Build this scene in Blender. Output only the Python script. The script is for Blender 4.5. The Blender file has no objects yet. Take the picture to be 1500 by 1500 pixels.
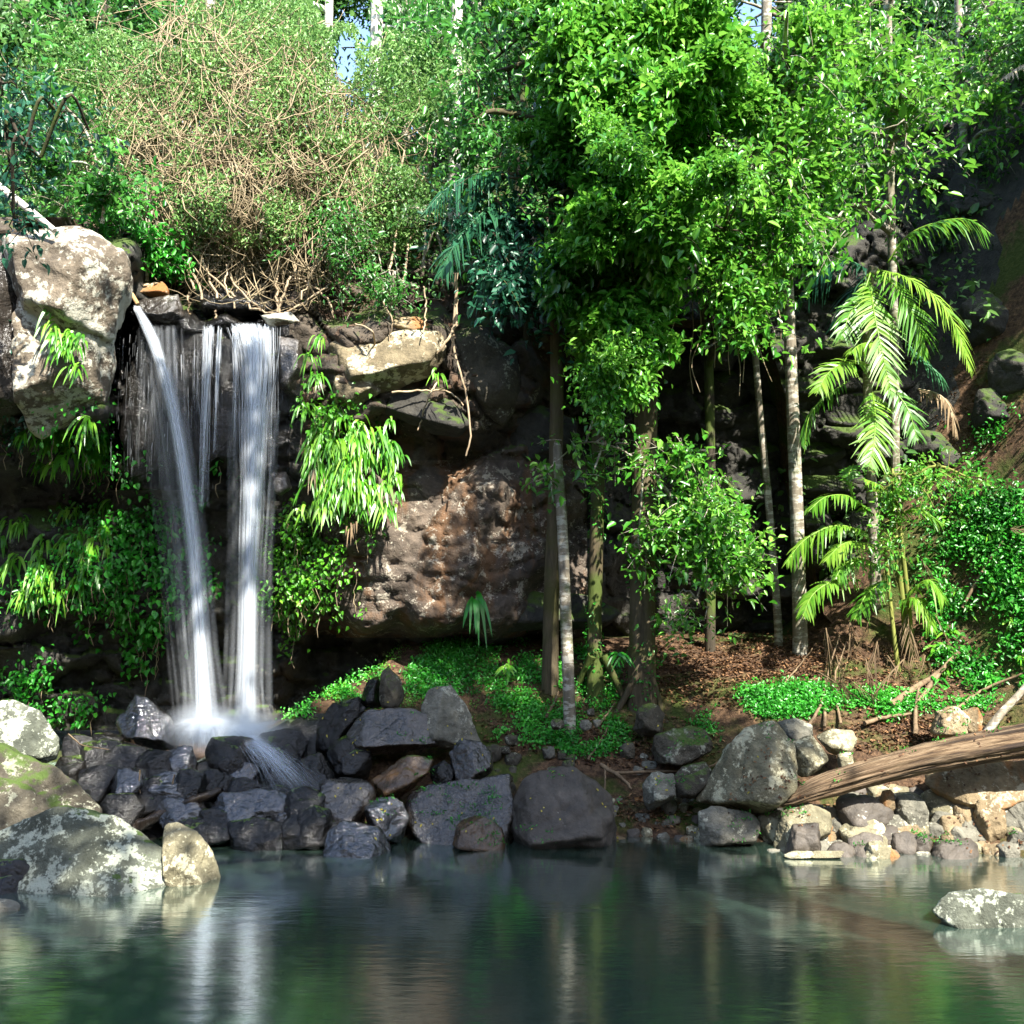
import bpy, math, random
import numpy as np
from mathutils import Vector

# ------------------------------------------------------------------ camera, sky, sun, exposure
F, CX, HZ, CAMZ = 1440.0, 750.0, 850.0, 2.6      # focal length in photo pixels, centre column, horizon row, eye height
sc = bpy.context.scene
col = sc.collection
cam = bpy.data.cameras.new('camera'); camo = bpy.data.objects.new('camera', cam); col.objects.link(camo)
camo.location = (0, 0, CAMZ); camo.rotation_euler = (math.radians(90), 0, 0)
cam.sensor_width = 36; cam.lens = 36 * F / 1500; cam.shift_y = (HZ - 750) / 1500
cam.clip_start = 0.1; cam.clip_end = 500
sc.camera = camo
SUN = Vector((0.32, -0.58, 0.745)).normalized()
world = bpy.data.worlds.new('World'); sc.world = world; world.use_nodes = True
wn = world.node_tree; bgn = wn.nodes['Background']
sky = wn.nodes.new('ShaderNodeTexSky'); sky.sky_type = 'NISHITA'; sky.sun_disc = False
sky.sun_elevation = math.asin(SUN.z); sky.sun_rotation = math.atan2(SUN.x, SUN.y)
wn.links.new(sky.outputs[0], bgn.inputs[0]); bgn.inputs[1].default_value = 0.15
sl = bpy.data.lights.new('sun', 'SUN'); sl.energy = 5.0; sl.angle = math.radians(0.53); sl.color = (1, 0.95, 0.86)
so = bpy.data.objects.new('sun', sl); col.objects.link(so); so.rotation_euler = SUN.to_track_quat('Z', 'Y').to_euler(); so.location = (8, -8, 16)
sc.view_settings.view_transform = 'Standard'; sc.view_settings.look = 'None'
sc.view_settings.exposure = 1.9; sc.view_settings.gamma = 1.0; sc.view_settings.use_curve_mapping = False
sc.render.engine = 'CYCLES'
cy = sc.cycles
cy.max_bounces = 8; cy.diffuse_bounces = 3; cy.glossy_bounces = 3; cy.transmission_bounces = 3
cy.transparent_max_bounces = 80; cy.volume_bounces = 4
cy.caustics_reflective = False; cy.caustics_refractive = False; cy.use_denoising = True
cy.sample_clamp_indirect = 6.0

rng = np.random.default_rng(7)
random.seed(7)

# ------------------------------------------------------------------ numeric helpers
def P(px, py, Y):
    """photo pixel + distance in metres -> world point(s)"""
    px, py, Y = np.broadcast_arrays(np.asarray(px, float), np.asarray(py, float), np.asarray(Y, float))
    return np.stack([(px - CX) / F * Y, Y, CAMZ - (py - HZ) / F * Y], -1)
def nrm(v):
    return v / np.maximum(np.linalg.norm(v, axis=-1, keepdims=True), 1e-9)
def sstep(a, b, x):
    t = np.clip((np.asarray(x, float) - a) / (b - a), 0, 1); return t * t * (3 - 2 * t)
def hash3(i, j, k, s=0):
    h = (i.astype(np.int64) * 73856093) ^ (j.astype(np.int64) * 19349663) ^ (k.astype(np.int64) * 83492791) ^ (s * 2654435761)
    h = (h ^ (h >> 13)) * 1274126177 & 0xFFFFFFFF
    h = (h ^ (h >> 16)) * 2246822519 & 0xFFFFFFFF
    return ((h ^ (h >> 15)) & 0xFFFFFF) / float(0xFFFFFF)
def noise(p, s=0):
    """smooth value noise in -1..1"""
    p = np.asarray(p, float); f0 = np.floor(p); f = p - f0; f = f * f * (3 - 2 * f)
    i, j, k = [f0[..., q].astype(np.int64) for q in range(3)]
    r = 0
    for a in (0, 1):
        for b in (0, 1):
            for c in (0, 1):
                w = (f[..., 0] if a else 1 - f[..., 0]) * (f[..., 1] if b else 1 - f[..., 1]) * (f[..., 2] if c else 1 - f[..., 2])
                r = r + w * hash3(i + a, j + b, k + c, s)
    return r * 2 - 1
def fbm(p, o=4, s=0):
    r, a, t = 0, 1, 0
    for q in range(o):
        r = r + a * noise(np.asarray(p) * 2 ** q + 17.3 * q, s + q); t += a; a *= 0.5
    return r / t
def cells(p, s=0):
    """worley cells: (random id 0..1, edge distance)"""
    p = np.asarray(p, float); f0 = np.floor(p).astype(np.int64)
    d1 = np.full(p.shape[:-1], 9.0); d2 = d1.copy(); idv = np.zeros(p.shape[:-1])
    for a in (-1, 0, 1):
        for b in (-1, 0, 1):
            for c in (-1, 0, 1):
                i, j, k = f0[..., 0] + a, f0[..., 1] + b, f0[..., 2] + c
                q = np.stack([i + hash3(i, j, k, s + 1), j + hash3(i, j, k, s + 2), k + hash3(i, j, k, s + 3)], -1)
                d = np.linalg.norm(p - q, axis=-1)
                cl = d < d1
                d2 = np.where(cl, d1, np.minimum(d2, d)); idv = np.where(cl, hash3(i, j, k, s + 4), idv); d1 = np.minimum(d1, d)
    return idv, d2 - d1

# ------------------------------------------------------------------ mesh helpers
def mesh_np(name, V, faces, smooth=True, tint=None, uv=None):
    """V (n,3); faces: list of (m,k) int arrays"""
    me = bpy.data.meshes.new(name)
    V = np.asarray(V, np.float32).reshape(-1, 3)
    faces = [np.asarray(f, np.int32) for f in faces if len(f)]
    li = np.concatenate([f.ravel() for f in faces]); cnt = np.concatenate([np.full(len(f), f.shape[1], np.int32) for f in faces])
    st = np.concatenate([[0], np.cumsum(cnt)[:-1]]).astype(np.int32)
    me.vertices.add(len(V)); me.vertices.foreach_set('co', V.ravel())
    me.loops.add(len(li)); me.loops.foreach_set('vertex_index', li)
    me.polygons.add(len(cnt)); me.polygons.foreach_set('loop_start', st); me.polygons.foreach_set('loop_total', cnt)
    me.polygons.foreach_set('use_smooth', np.full(len(cnt), smooth))
    if tint is not None:
        at = me.attributes.new('tint', 'FLOAT', 'POINT'); at.data.foreach_set('value', np.asarray(tint, np.float32))
    if uv is not None:
        u = me.uv_layers.new(name='UVMap'); u.data.foreach_set('uv', np.asarray(uv, np.float32)[li].ravel())
    me.update(calc_edges=True)
    return me
def put(name, me, mat=None, parent=None, loc=None):
    o = bpy.data.objects.new(name, me); col.objects.link(o)
    if mat is not None: me.materials.append(mat)
    if parent is not None: o.parent = parent
    if loc is not None: o.location = loc
    return o
def tag(o, label=None, cat=None, group=None, kind=None):
    if label: o['label'] = label
    if cat: o['category'] = cat
    if group: o['group'] = group
    if kind: o['kind'] = kind
    return o
def thing(name, label, cat, loc=(0, 0, 0), group=None):
    o = bpy.data.objects.new(name, None); col.objects.link(o); o.location = loc; o.empty_display_size = 0.2
    return tag(o, label, cat, group)
class Acc:
    """collects pieces of one mesh"""
    def __init__(s): s.V = []; s.F4 = []; s.F3 = []; s.T = []; s.U = []; s.n = 0
    def add(s, V, F4=None, F3=None, tint=0.5, uv=None):
        V = np.asarray(V, float).reshape(-1, 3)
        if F4 is not None and len(F4): s.F4.append(np.asarray(F4) + s.n)
        if F3 is not None and len(F3): s.F3.append(np.asarray(F3) + s.n)
        s.V.append(V); s.T.append(np.broadcast_to(np.asarray(tint, float), (len(V),)))
        s.U.append(np.zeros((len(V), 2)) if uv is None else np.asarray(uv, float).reshape(-1, 2)); s.n += len(V)
    def obj(s, name, mat, parent=None, smooth=True):
        if not s.n: return None
        V = np.concatenate(s.V); off = np.zeros(3)
        if parent is not None: off = np.array(parent.matrix_world.translation if parent.parent else parent.location)
        fs = []
        if s.F4: fs.append(np.concatenate(s.F4))
        if s.F3: fs.append(np.concatenate(s.F3))
        me = mesh_np(name, V - off, fs, smooth, np.concatenate(s.T), np.concatenate(s.U))
        return put(name, me, mat, parent)
def tubes(acc, PT, R, sides=4, tint=0.5, cap=True):
    """PT (n,m,3), R (n,m): n tubes of m rings"""
    PT = np.asarray(PT, float); R = np.asarray(R, float)
    if PT.ndim == 2: PT = PT[None]
    R = np.broadcast_to(R, PT.shape[:2])
    n, m = PT.shape[:2]
    T = np.gradient(PT, axis=1); T = nrm(T)
    ref = np.where(np.abs(T[..., 2:3].mean(1, keepdims=True)) > 0.85, np.array([1.0, 0, 0]), np.array([0, 0, 1.0]))
    A = nrm(np.cross(T, np.broadcast_to(ref, T.shape))); B = np.cross(T, A)
    th = np.arange(sides) / sides * 2 * np.pi
    V = PT[:, :, None] + R[:, :, None, None] * (A[:, :, None] * np.cos(th)[:, None] + B[:, :, None] * np.sin(th)[:, None])
    L = np.concatenate([np.zeros((n, 1)), np.cumsum(np.linalg.norm(np.diff(PT, axis=1), axis=-1), 1)], 1)
    uv = np.stack([np.broadcast_to(th / (2 * np.pi), (n, m, sides)), np.broadcast_to(L[..., None], (n, m, sides))], -1)
    idx = np.arange(n * m * sides).reshape(n, m, sides); nx = np.roll(idx, -1, 2)
    F4 = np.stack([idx[:, :-1], nx[:, :-1], nx[:, 1:], idx[:, 1:]], -1).reshape(-1, 4)
    F4 = F4[:, ::-1]
    tt = np.broadcast_to(np.asarray(tint, float)[..., None] if np.ndim(tint) == 2 else np.asarray(tint, float).reshape(-1, 1, 1) if np.ndim(tint) else tint, (n, m, sides)).ravel()
    F3 = None
    if cap and sides == 3: F3 = np.concatenate([idx[:, 0], idx[:, -1][:, ::-1]])
    if cap and sides == 4: F4 = np.concatenate([F4, idx[:, 0], idx[:, -1][:, ::-1]])
    acc.add(V, F4, F3, tt, uv)
    if cap and sides > 4:
        for q in range(n):
            for e, rev in ((0, False), (m - 1, True)):
                c = len(V.reshape(-1, 3)); ring = V[q, e]
                k = np.arange(sides); tri = np.stack([np.full(sides, sides), (k + 1) % sides, k], -1)
                acc.add(np.concatenate([ring, ring.mean(0)[None]]), None, tri if not rev else tri[:, ::-1], 0.5)
def spline(pts, n):
    """catmull-rom through pts (k,d) -> (n,d)"""
    p = np.asarray(pts, float); p = np.concatenate([[2 * p[0] - p[1]], p, [2 * p[-1] - p[-2]]])
    k = len(p) - 3; t = np.linspace(0, k - 1e-6, n); i = t.astype(int); f = (t - i)[:, None]
    a, b, c, d = p[i], p[i + 1], p[i + 2], p[i + 3]
    return 0.5 * (2 * b + (c - a) * f + (2 * a - 5 * b + 4 * c - d) * f ** 2 + (3 * b - a - 3 * c + d) * f ** 3)
def leaves(acc, C, D, N, L, W, tint, fold=0.25, droop=0.15):
    """ovate folded leaves: base C, direction D, normal N, length L, width W (all (n,..))"""
    n = len(C); D = nrm(D); N = nrm(N - D * (N * D).sum(-1, keepdims=True)); S = np.cross(D, N)
    L = np.broadcast_to(L, n)[:, None]; W = np.broadcast_to(W, n)[:, None]
    fo = fold * W * N
    mid = C + D * L * 0.5
    t = C + D * L - N * L * droop
    l1 = C + D * L * 0.3 + S * W * 0.48 + fo; r1 = C + D * L * 0.3 - S * W * 0.48 + fo
    l2 = C + D * L * 0.66 + S * W * 0.36 + fo * 0.6; r2 = C + D * L * 0.66 - S * W * 0.36 + fo * 0.6
    V = np.stack([C, l1, l2, t, r2, r1], 1)
    b = np.arange(n)[:, None] * 6
    F = np.concatenate([b + np.array([0, 1, 2, 3]), b + np.array([0, 3, 4, 5])])
    acc.add(V, F, None, np.repeat(np.broadcast_to(tint, n), 6))
def rand_dir(n):
    return nrm(rng.normal(size=(n, 3)))

# ------------------------------------------------------------------ materials
MAT = {}
def nodes(name):
    m = bpy.data.materials.new(name); m.use_nodes = True; nt = m.node_tree
    b = nt.nodes['Principled BSDF']; MAT[name] = m
    return m, nt, b
def N_(nt, t, **kw):
    n = nt.nodes.new('ShaderNode' + t)
    for k, v in kw.items():
        if k in n.inputs.keys(): n.inputs[k].default_value = v
        else: setattr(n, k, v)
    return n
def lk(nt, a, b): nt.links.new(a, b)
def ramp(nt, src, stops):
    r = nt.nodes.new('ShaderNodeValToRGB'); e = r.color_ramp.elements
    while len(e) < len(stops): e.new(0.5)
    for k, (p, c) in enumerate(stops):
        e[k].position = p; e[k].color = (c, c, c, 1) if np.isscalar(c) else (*c, 1)
    lk(nt, src, r.inputs[0]); return r.outputs[0]
def mixc(nt, fac, a, b):
    m = nt.nodes.new('ShaderNodeMix'); m.data_type = 'RGBA'
    for s, v in ((m.inputs[0], fac), (m.inputs[6], a), (m.inputs[7], b)):
        if hasattr(v, 'is_linked'): lk(nt, v, s)
        else: s.default_value = (*v, 1) if isinstance(v, tuple) else v
    return m.outputs[2]
def mth(nt, op, a, b=None):
    m = nt.nodes.new('ShaderNodeMath'); m.operation = op
    for s, v in ((m.inputs[0], a), (m.inputs[1], b)):
        if v is None: continue
        if hasattr(v, 'is_linked'): lk(nt, v, s)
        else: s.default_value = v
    return m.outputs[0]
def pos(nt, scale=(1, 1, 1)):
    g = nt.nodes.new('ShaderNodeNewGeometry'); mp = nt.nodes.new('ShaderNodeMapping'); mp.inputs[3].default_value = scale
    lk(nt, g.outputs['Position'], mp.inputs[0]); return mp.outputs[0]
def tex(nt, vec, scale, detail=5, rough=0.6, dist=0.0):
    t = N_(nt, 'TexNoise', Scale=scale, Detail=detail, Roughness=rough, Distortion=dist); lk(nt, vec, t.inputs['Vector']); return t.outputs[0]
def bump(nt, b, h, strength, dist):
    n = N_(nt, 'Bump', Strength=strength, Distance=dist); lk(nt, h, n.inputs['Height']); lk(nt, n.outputs[0], b.inputs['Normal']); return n
def rock_mat(name, dark, light, lichen=(0.5, 0.52, 0.42), lich=0.45, rough=0.85, moss=0.0, stain=None, bumps=0.6, lscale=2.2, spec=0.3, wetvar=0.0, fine=0.0, coat=0.0):
    m, nt, b = nodes(name); p = pos(nt)
    n1 = tex(nt, p, 2.3, 7, 0.62); n2 = tex(nt, p, 9, 6, 0.7)
    c = mixc(nt, ramp(nt, n1, [(0.3, 0.0), (0.68, 1.0)]), dark, light)
    c = mixc(nt, ramp(nt, n2, [(0.35, 0.55), (0.62, 0.0)]), c, tuple(0.45 * q for q in dark))
    if stain:
        c = mixc(nt, ramp(nt, tex(nt, pos(nt, (1.6, 1.6, 0.5)), 1.5, 5, 0.6, 0.5), [(0.5, 0), (0.62, 0.85)]), c, stain)
    if lich > 0:
        l1 = tex(nt, p, lscale, 8, 0.72, 0.3); l2 = tex(nt, p, lscale * 7, 4, 0.7)
        s = mth(nt, 'ADD', mth(nt, 'MULTIPLY', l1, 0.7), mth(nt, 'MULTIPLY', l2, 0.3))
        c = mixc(nt, ramp(nt, s, [(0.62 - 0.25 * lich, 0), (0.66 - 0.25 * lich, 0.9)]), c, lichen)
    if moss > 0:
        g = nt.nodes.new('ShaderNodeNewGeometry'); sx = nt.nodes.new('ShaderNodeSeparateXYZ'); lk(nt, g.outputs['Normal'], sx.inputs[0])
        f = mth(nt, 'ADD', sx.outputs[2], mth(nt, 'MULTIPLY', mth(nt, 'SUBTRACT', tex(nt, p, 3.1, 6, 0.7), 0.5), 2.2))
        c = mixc(nt, ramp(nt, f, [(1.0 - moss, 0), (1.25 - moss, 0.9)]), c, (0.05, 0.085, 0.012))
    lk(nt, c, b.inputs['Base Color'])
    b.inputs['Specular IOR Level'].default_value = spec
    lk(nt, ramp(nt, n1, [(0.35, max(0.05, rough - wetvar)), (0.65, rough)]), b.inputs['Roughness'])
    h = mth(nt, 'ADD', n1, mth(nt, 'MULTIPLY', n2, 0.45))
    h = mth(nt, 'ADD', h, mth(nt, 'MULTIPLY', tex(nt, p, 38, 3, 0.6), 0.15))
    b.inputs['Coat Weight'].default_value = coat; b.inputs['Coat Roughness'].default_value = 0.08; b.inputs['Coat IOR'].default_value = 1.6
    if fine: h = mth(nt, 'ADD', h, mth(nt, 'MULTIPLY', tex(nt, pos(nt, (1, 1, 1.6)), 19, 3, 0.55, 0.6), fine * 0.45))
    bump(nt, b, h, bumps, 0.09)
    return m
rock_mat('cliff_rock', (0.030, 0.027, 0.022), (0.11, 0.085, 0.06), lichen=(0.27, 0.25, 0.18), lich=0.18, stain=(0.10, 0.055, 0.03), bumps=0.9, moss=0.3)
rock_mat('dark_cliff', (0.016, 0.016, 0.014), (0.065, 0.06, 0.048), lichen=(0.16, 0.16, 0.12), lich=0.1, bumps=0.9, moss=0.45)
rock_mat('slab_rock', (0.045, 0.037, 0.030), (0.15, 0.115, 0.085), lichen=(0.36, 0.32, 0.25), lich=0.32, stain=(0.13, 0.068, 0.032), bumps=0.8, lscale=5)
rock_mat('lichen_cliff', (0.07, 0.056, 0.040), (0.21, 0.17, 0.12), lichen=(0.46, 0.44, 0.35), lich=0.52, bumps=0.9, lscale=2.0)
rock_mat('ledge_rock', (0.08, 0.064, 0.036), (0.26, 0.21, 0.125), lichen=(0.50, 0.46, 0.32), lich=0.42, bumps=0.9, moss=0.12, lscale=2.2)
rock_mat('wet_rock', (0.003, 0.003, 0.003), (0.014, 0.012, 0.009), lich=0, rough=0.24, bumps=0.7, spec=0.4, wetvar=0.16, fine=0.5, coat=0.0, moss=0.1)
rock_mat('wet_glint', (0.004, 0.004, 0.005), (0.018, 0.016, 0.015), lich=0, rough=0.16, bumps=0.6, spec=1.0, wetvar=0.11, fine=0.9, coat=0.35)
rock_mat('damp_shade_rock', (0.016, 0.014, 0.012), (0.062, 0.052, 0.042), lichen=(0.30, 0.29, 0.24), lich=0.08, rough=0.36, bumps=0.6, spec=0.7, wetvar=0.2, fine=0.8, coat=0.15)
rock_mat('brown_wet', (0.03, 0.018, 0.009), (0.12, 0.065, 0.025), lich=0.0, rough=0.35, bumps=0.6, spec=0.6, wetvar=0.15, moss=0.15)
rock_mat('lichen_rock', (0.04, 0.045, 0.032), (0.13, 0.14, 0.105), lichen=(0.36, 0.385, 0.30), lich=0.45, bumps=0.8, lscale=4, moss=0.05)
rock_mat('mossy_rock', (0.035, 0.03, 0.02), (0.12, 0.105, 0.075), lichen=(0.30, 0.30, 0.22), lich=0.3, bumps=0.9, moss=0.35, lscale=3)
rock_mat('pale_rock', (0.10, 0.09, 0.052), (0.29, 0.26, 0.165), lichen=(0.48, 0.45, 0.30), lich=0.42, bumps=0.9, lscale=3)
rock_mat('grey_rock', (0.08, 0.078, 0.062), (0.23, 0.215, 0.165), lichen=(0.38, 0.37, 0.28), lich=0.28, bumps=0.9, lscale=3)
rock_mat('tan_rock', (0.11, 0.08, 0.042), (0.31, 0.235, 0.135), lichen=(0.42, 0.37, 0.26), lich=0.28, stain=(0.27, 0.11, 0.03), bumps=0.9, lscale=3)
rock_mat('plum_rock', (0.046, 0.039, 0.031), (0.12, 0.101, 0.080), lichen=(0.35, 0.33, 0.28), lich=0.1, bumps=0.5, rough=0.6)

def bark_mat(name, dark, light, moss=0.0, mosscol=(0.06, 0.09, 0.015), pale=0.0, palecol=(0.5, 0.48, 0.4), sc_=1.0, strength=0.6):
    m, nt, b = nodes(name)
    n1 = tex(nt, pos(nt, (14 * sc_, 14 * sc_, 2.2 * sc_)), 1.0, 5, 0.65, 0.4); n2 = tex(nt, pos(nt), 2.5, 5, 0.6); n3 = tex(nt, pos(nt, (1, 1, 3)), 5, 6, 0.7)
    c = mixc(nt, ramp(nt, n1, [(0.3, 0), (0.7, 1)]), dark, light)
    if pale: c = mixc(nt, ramp(nt, n3, [(0.62 - 0.2 * pale, 0), (0.68 - 0.2 * pale, 0.9)]), c, palecol)
    if moss: c = mixc(nt, ramp(nt, n2, [(0.62 - 0.3 * moss, 0), (0.75 - 0.3 * moss, 0.9)]), c, mosscol)
    lk(nt, c, b.inputs['Base Color']); b.inputs['Roughness'].default_value = 0.85; b.inputs['Specular IOR Level'].default_value = 0.25
    bump(nt, b, n1, strength, 0.03); return m
bark_mat('bark_olive', (0.035, 0.028, 0.016), (0.12, 0.095, 0.055), moss=0.45, mosscol=(0.065, 0.062, 0.02))
bark_mat('bark_moss', (0.035, 0.03, 0.016), (0.12, 0.09, 0.05), moss=0.7, mosscol=(0.05, 0.075, 0.012))
bark_mat('bark_grey', (0.10, 0.085, 0.06), (0.27, 0.23, 0.17), moss=0.25, pale=0.6, palecol=(0.42, 0.40, 0.33))
bark_mat('bark_white', (0.25, 0.22, 0.17), (0.55, 0.50, 0.42), pale=0.8, palecol=(0.68, 0.65, 0.57))
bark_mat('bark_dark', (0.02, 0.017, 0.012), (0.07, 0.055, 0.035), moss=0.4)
bark_mat('wet_wood', (0.008, 0.006, 0.005), (0.035, 0.026, 0.018), strength=0.8)
MAT['wet_wood'].node_tree.nodes['Principled BSDF'].inputs['Roughness'].default_value = 0.3
bark_mat('vine_tan', (0.15, 0.112, 0.06), (0.38, 0.305, 0.19), strength=0.2)
bark_mat('root_pale', (0.20, 0.14, 0.08), (0.46, 0.36, 0.24), strength=0.3)
bark_mat('stick', (0.07, 0.045, 0.025), (0.24, 0.17, 0.10), strength=0.3)
bark_mat('dry_leaf', (0.20, 0.11, 0.04), (0.48, 0.32, 0.16), strength=0.2)
bark_mat('stalk_green', (0.09, 0.11, 0.02), (0.24, 0.25, 0.06), strength=0.2)

def log_mat():
    m, nt, b = nodes('log_wood')
    u = nt.nodes.new('ShaderNodeUVMap'); mp = nt.nodes.new('ShaderNodeMapping'); mp.inputs[3].default_value = (26, 2.6, 1); lk(nt, u.outputs[0], mp.inputs[0])
    n1 = tex(nt, mp.outputs[0], 1.0, 8, 0.72, 0.3); n2 = tex(nt, pos(nt), 2.0, 5, 0.6)
    c = ramp(nt, n1, [(0.36, (0.02, 0.012, 0.007)), (0.46, (0.10, 0.062, 0.032)), (0.58, (0.22, 0.155, 0.09)), (0.75, (0.38, 0.30, 0.21))])
    mp2 = nt.nodes.new('ShaderNodeMapping'); mp2.inputs[3].default_value = (7, 0.55, 1); lk(nt, u.outputs[0], mp2.inputs[0]); n3 = tex(nt, mp2.outputs[0], 1.0, 5, 0.6, 0.6)
    c = mixc(nt, ramp(nt, n3, [(0.40, 0.92), (0.50, 0)]), c, (0.018, 0.011, 0.007))
    c = mixc(nt, ramp(nt, n2, [(0.5, 0), (0.7, 0.65)]), c, (0.13, 0.085, 0.05))
    lk(nt, c, b.inputs['Base Color']); b.inputs['Roughness'].default_value = 0.8; b.inputs['Specular IOR Level'].default_value = 0.3
    bump(nt, b, n1, 0.9, 0.03)
log_mat()

def leaf_mat(name, a, b_, c_, rough=0.36, trans=0.32, spec=0.5):
    m, nt, b = nodes(name)
    at = nt.nodes.new('ShaderNodeAttribute'); at.attribute_name = 'tint'
    c = ramp(nt, at.outputs['Fac'], [(0.0, a), (0.55, b_), (1.0, c_)])
    lk(nt, c, b.inputs['Base Color']); b.inputs['Roughness'].default_value = rough; b.inputs['Specular IOR Level'].default_value = spec
    tr = nt.nodes.new('ShaderNodeBsdfTranslucent')
    lk(nt, mixc(nt, 0.35, c, tuple(min(1, 1.6 * q) for q in c_)), tr.inputs[0])
    mx = nt.nodes.new('ShaderNodeMixShader'); mx.inputs[0].default_value = trans
    lk(nt, b.outputs[0], mx.inputs[1]); lk(nt, tr.outputs[0], mx.inputs[2]); lk(nt, mx.outputs[0], nt.nodes['Material Output'].inputs[0])
    return m
leaf_mat('leaf_bright', (0.020, 0.105, 0.008), (0.062, 0.26, 0.016), (0.22, 0.47, 0.06), rough=0.33)
leaf_mat('leaf_mid', (0.012, 0.075, 0.010), (0.034, 0.17, 0.02), (0.10, 0.30, 0.05))
leaf_mat('leaf_teal', (0.006, 0.036, 0.018), (0.014, 0.085, 0.045), (0.04, 0.16, 0.085))
leaf_mat('leaf_dark', (0.007, 0.030, 0.008), (0.016, 0.06, 0.014), (0.04, 0.12, 0.03))
leaf_mat('leaf_olive', (0.05, 0.13, 0.024), (0.12, 0.27, 0.055), (0.28, 0.43, 0.14), rough=0.42)
leaf_mat('leaf_back', (0.024, 0.075, 0.014), (0.065, 0.18, 0.035), (0.16, 0.32, 0.08), rough=0.45)
leaf_mat('leaf_ground', (0.012, 0.12, 0.010), (0.035, 0.28, 0.02), (0.11, 0.48, 0.05))
leaf_mat('leaf_fern', (0.025, 0.12, 0.008), (0.075, 0.29, 0.015), (0.22, 0.45, 0.04))
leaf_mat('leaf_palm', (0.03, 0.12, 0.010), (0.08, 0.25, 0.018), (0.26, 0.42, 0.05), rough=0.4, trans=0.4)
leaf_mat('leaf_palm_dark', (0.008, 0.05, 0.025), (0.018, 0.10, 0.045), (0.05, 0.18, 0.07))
leaf_mat('litter', (0.03, 0.017, 0.010), (0.10, 0.05, 0.026), (0.27, 0.15, 0.07), rough=0.7, trans=0.1, spec=0.2)
leaf_mat('dead_frond', (0.07, 0.045, 0.025), (0.22, 0.155, 0.085), (0.46, 0.37, 0.24), rough=0.7, trans=0.15, spec=0.2)
leaf_mat('yellow_leaf', (0.30, 0.26, 0.03), (0.42, 0.36, 0.05), (0.5, 0.42, 0.08), rough=0.6, trans=0.1, spec=0.2)

def ground_mat():
    m, nt, b = nodes('bank_soil'); p = pos(nt)
    n1 = tex(nt, p, 1.4, 6, 0.65); n2 = tex(nt, p, 16, 5, 0.75); n3 = tex(nt, p, 1.1, 5, 0.65, 0.4)
    c = ramp(nt, n2, [(0.3, (0.022, 0.014, 0.009)), (0.5, (0.085, 0.05, 0.028)), (0.68, (0.20, 0.12, 0.065))])
    c = mixc(nt, ramp(nt, n3, [(0.5, 0), (0.6, 0.8)]), c, mixc(nt, n2, (0.02, 0.035, 0.006), (0.07, 0.12, 0.015)))
    lk(nt, c, b.inputs['Base Color']); b.inputs['Roughness'].default_value = 0.9; b.inputs['Specular IOR Level'].default_value = 0.2
    bump(nt, b, mth(nt, 'ADD', n1, n2), 1.0, 0.06)
    m, nt, b = nodes('pool_bed'); p = pos(nt)
    lk(nt, ramp(nt, tex(nt, p, 1.6, 6, 0.65), [(0.3, (0.02, 0.022, 0.014)), (0.7, (0.10, 0.085, 0.05))]), b.inputs['Base Color']); b.inputs['Roughness'].default_value = 0.9
ground_mat()

def water_mats():
    m, nt, b = nodes('pool_water')
    out = nt.nodes['Material Output']
    df = N_(nt, 'BsdfDiffuse', Color=(0.034, 0.064, 0.046, 1)); tp = N_(nt, 'BsdfTransparent', Color=(0.45, 0.60, 0.46, 1))
    gl = N_(nt, 'BsdfGlossy', Color=(0.92, 0.96, 0.97, 1), Roughness=0.12)
    n1 = tex(nt, pos(nt, (1.3, 4.6, 1)), 1.6, 4, 0.55); n2 = tex(nt, pos(nt, (3.5, 16, 1)), 1.5, 3, 0.6)
    bp = N_(nt, 'Bump', Strength=0.07, Distance=0.05); lk(nt, mth(nt, 'ADD', n1, mth(nt, 'MULTIPLY', n2, 0.35)), bp.inputs['Height'])
    lk(nt, bp.outputs[0], gl.inputs['Normal'])
    fr = N_(nt, 'Fresnel', IOR=1.55); lk(nt, bp.outputs[0], fr.inputs['Normal'])
    m1 = nt.nodes.new('ShaderNodeMixShader'); m1.inputs[0].default_value = 0.3; lk(nt, df.outputs[0], m1.inputs[1]); lk(nt, tp.outputs[0], m1.inputs[2])
    m2 = nt.nodes.new('ShaderNodeMixShader'); lk(nt, mth(nt, 'MINIMUM', mth(nt, 'MULTIPLY', fr.outputs[0], 2.8), 0.95), m2.inputs[0]); lk(nt, m1.outputs[0], m2.inputs[1]); lk(nt, gl.outputs[0], m2.inputs[2])
    lk(nt, m2.outputs[0], out.inputs[0])
    for name, alpha in (('fall_strand', 0.42), ('fall_soft', 0.13), ('fall_drip', 0.22)):
        m, nt, b = nodes(name); out = nt.nodes['Material Output']
        df = N_(nt, 'BsdfDiffuse', Color=(0.90, 0.95, 1.0, 1)); tr = N_(nt, 'BsdfTranslucent', Color=(0.90, 0.95, 1.0, 1)); tp = nt.nodes.new('ShaderNodeBsdfTransparent')
        a = nt.nodes.new('ShaderNodeMixShader'); a.inputs[0].default_value = 0.5; lk(nt, df.outputs[0], a.inputs[1]); lk(nt, tr.outputs[0], a.inputs[2])
        at = nt.nodes.new('ShaderNodeAttribute'); at.attribute_name = 'tint'
        f = mth(nt, 'MULTIPLY', at.outputs['Fac'], alpha * 1.6)
        x = nt.nodes.new('ShaderNodeMixShader'); lk(nt, f, x.inputs[0]); lk(nt, tp.outputs[0], x.inputs[1]); lk(nt, a.outputs[0], x.inputs[2])
        lk(nt, x.outputs[0], out.inputs[0])
water_mats()

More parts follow.
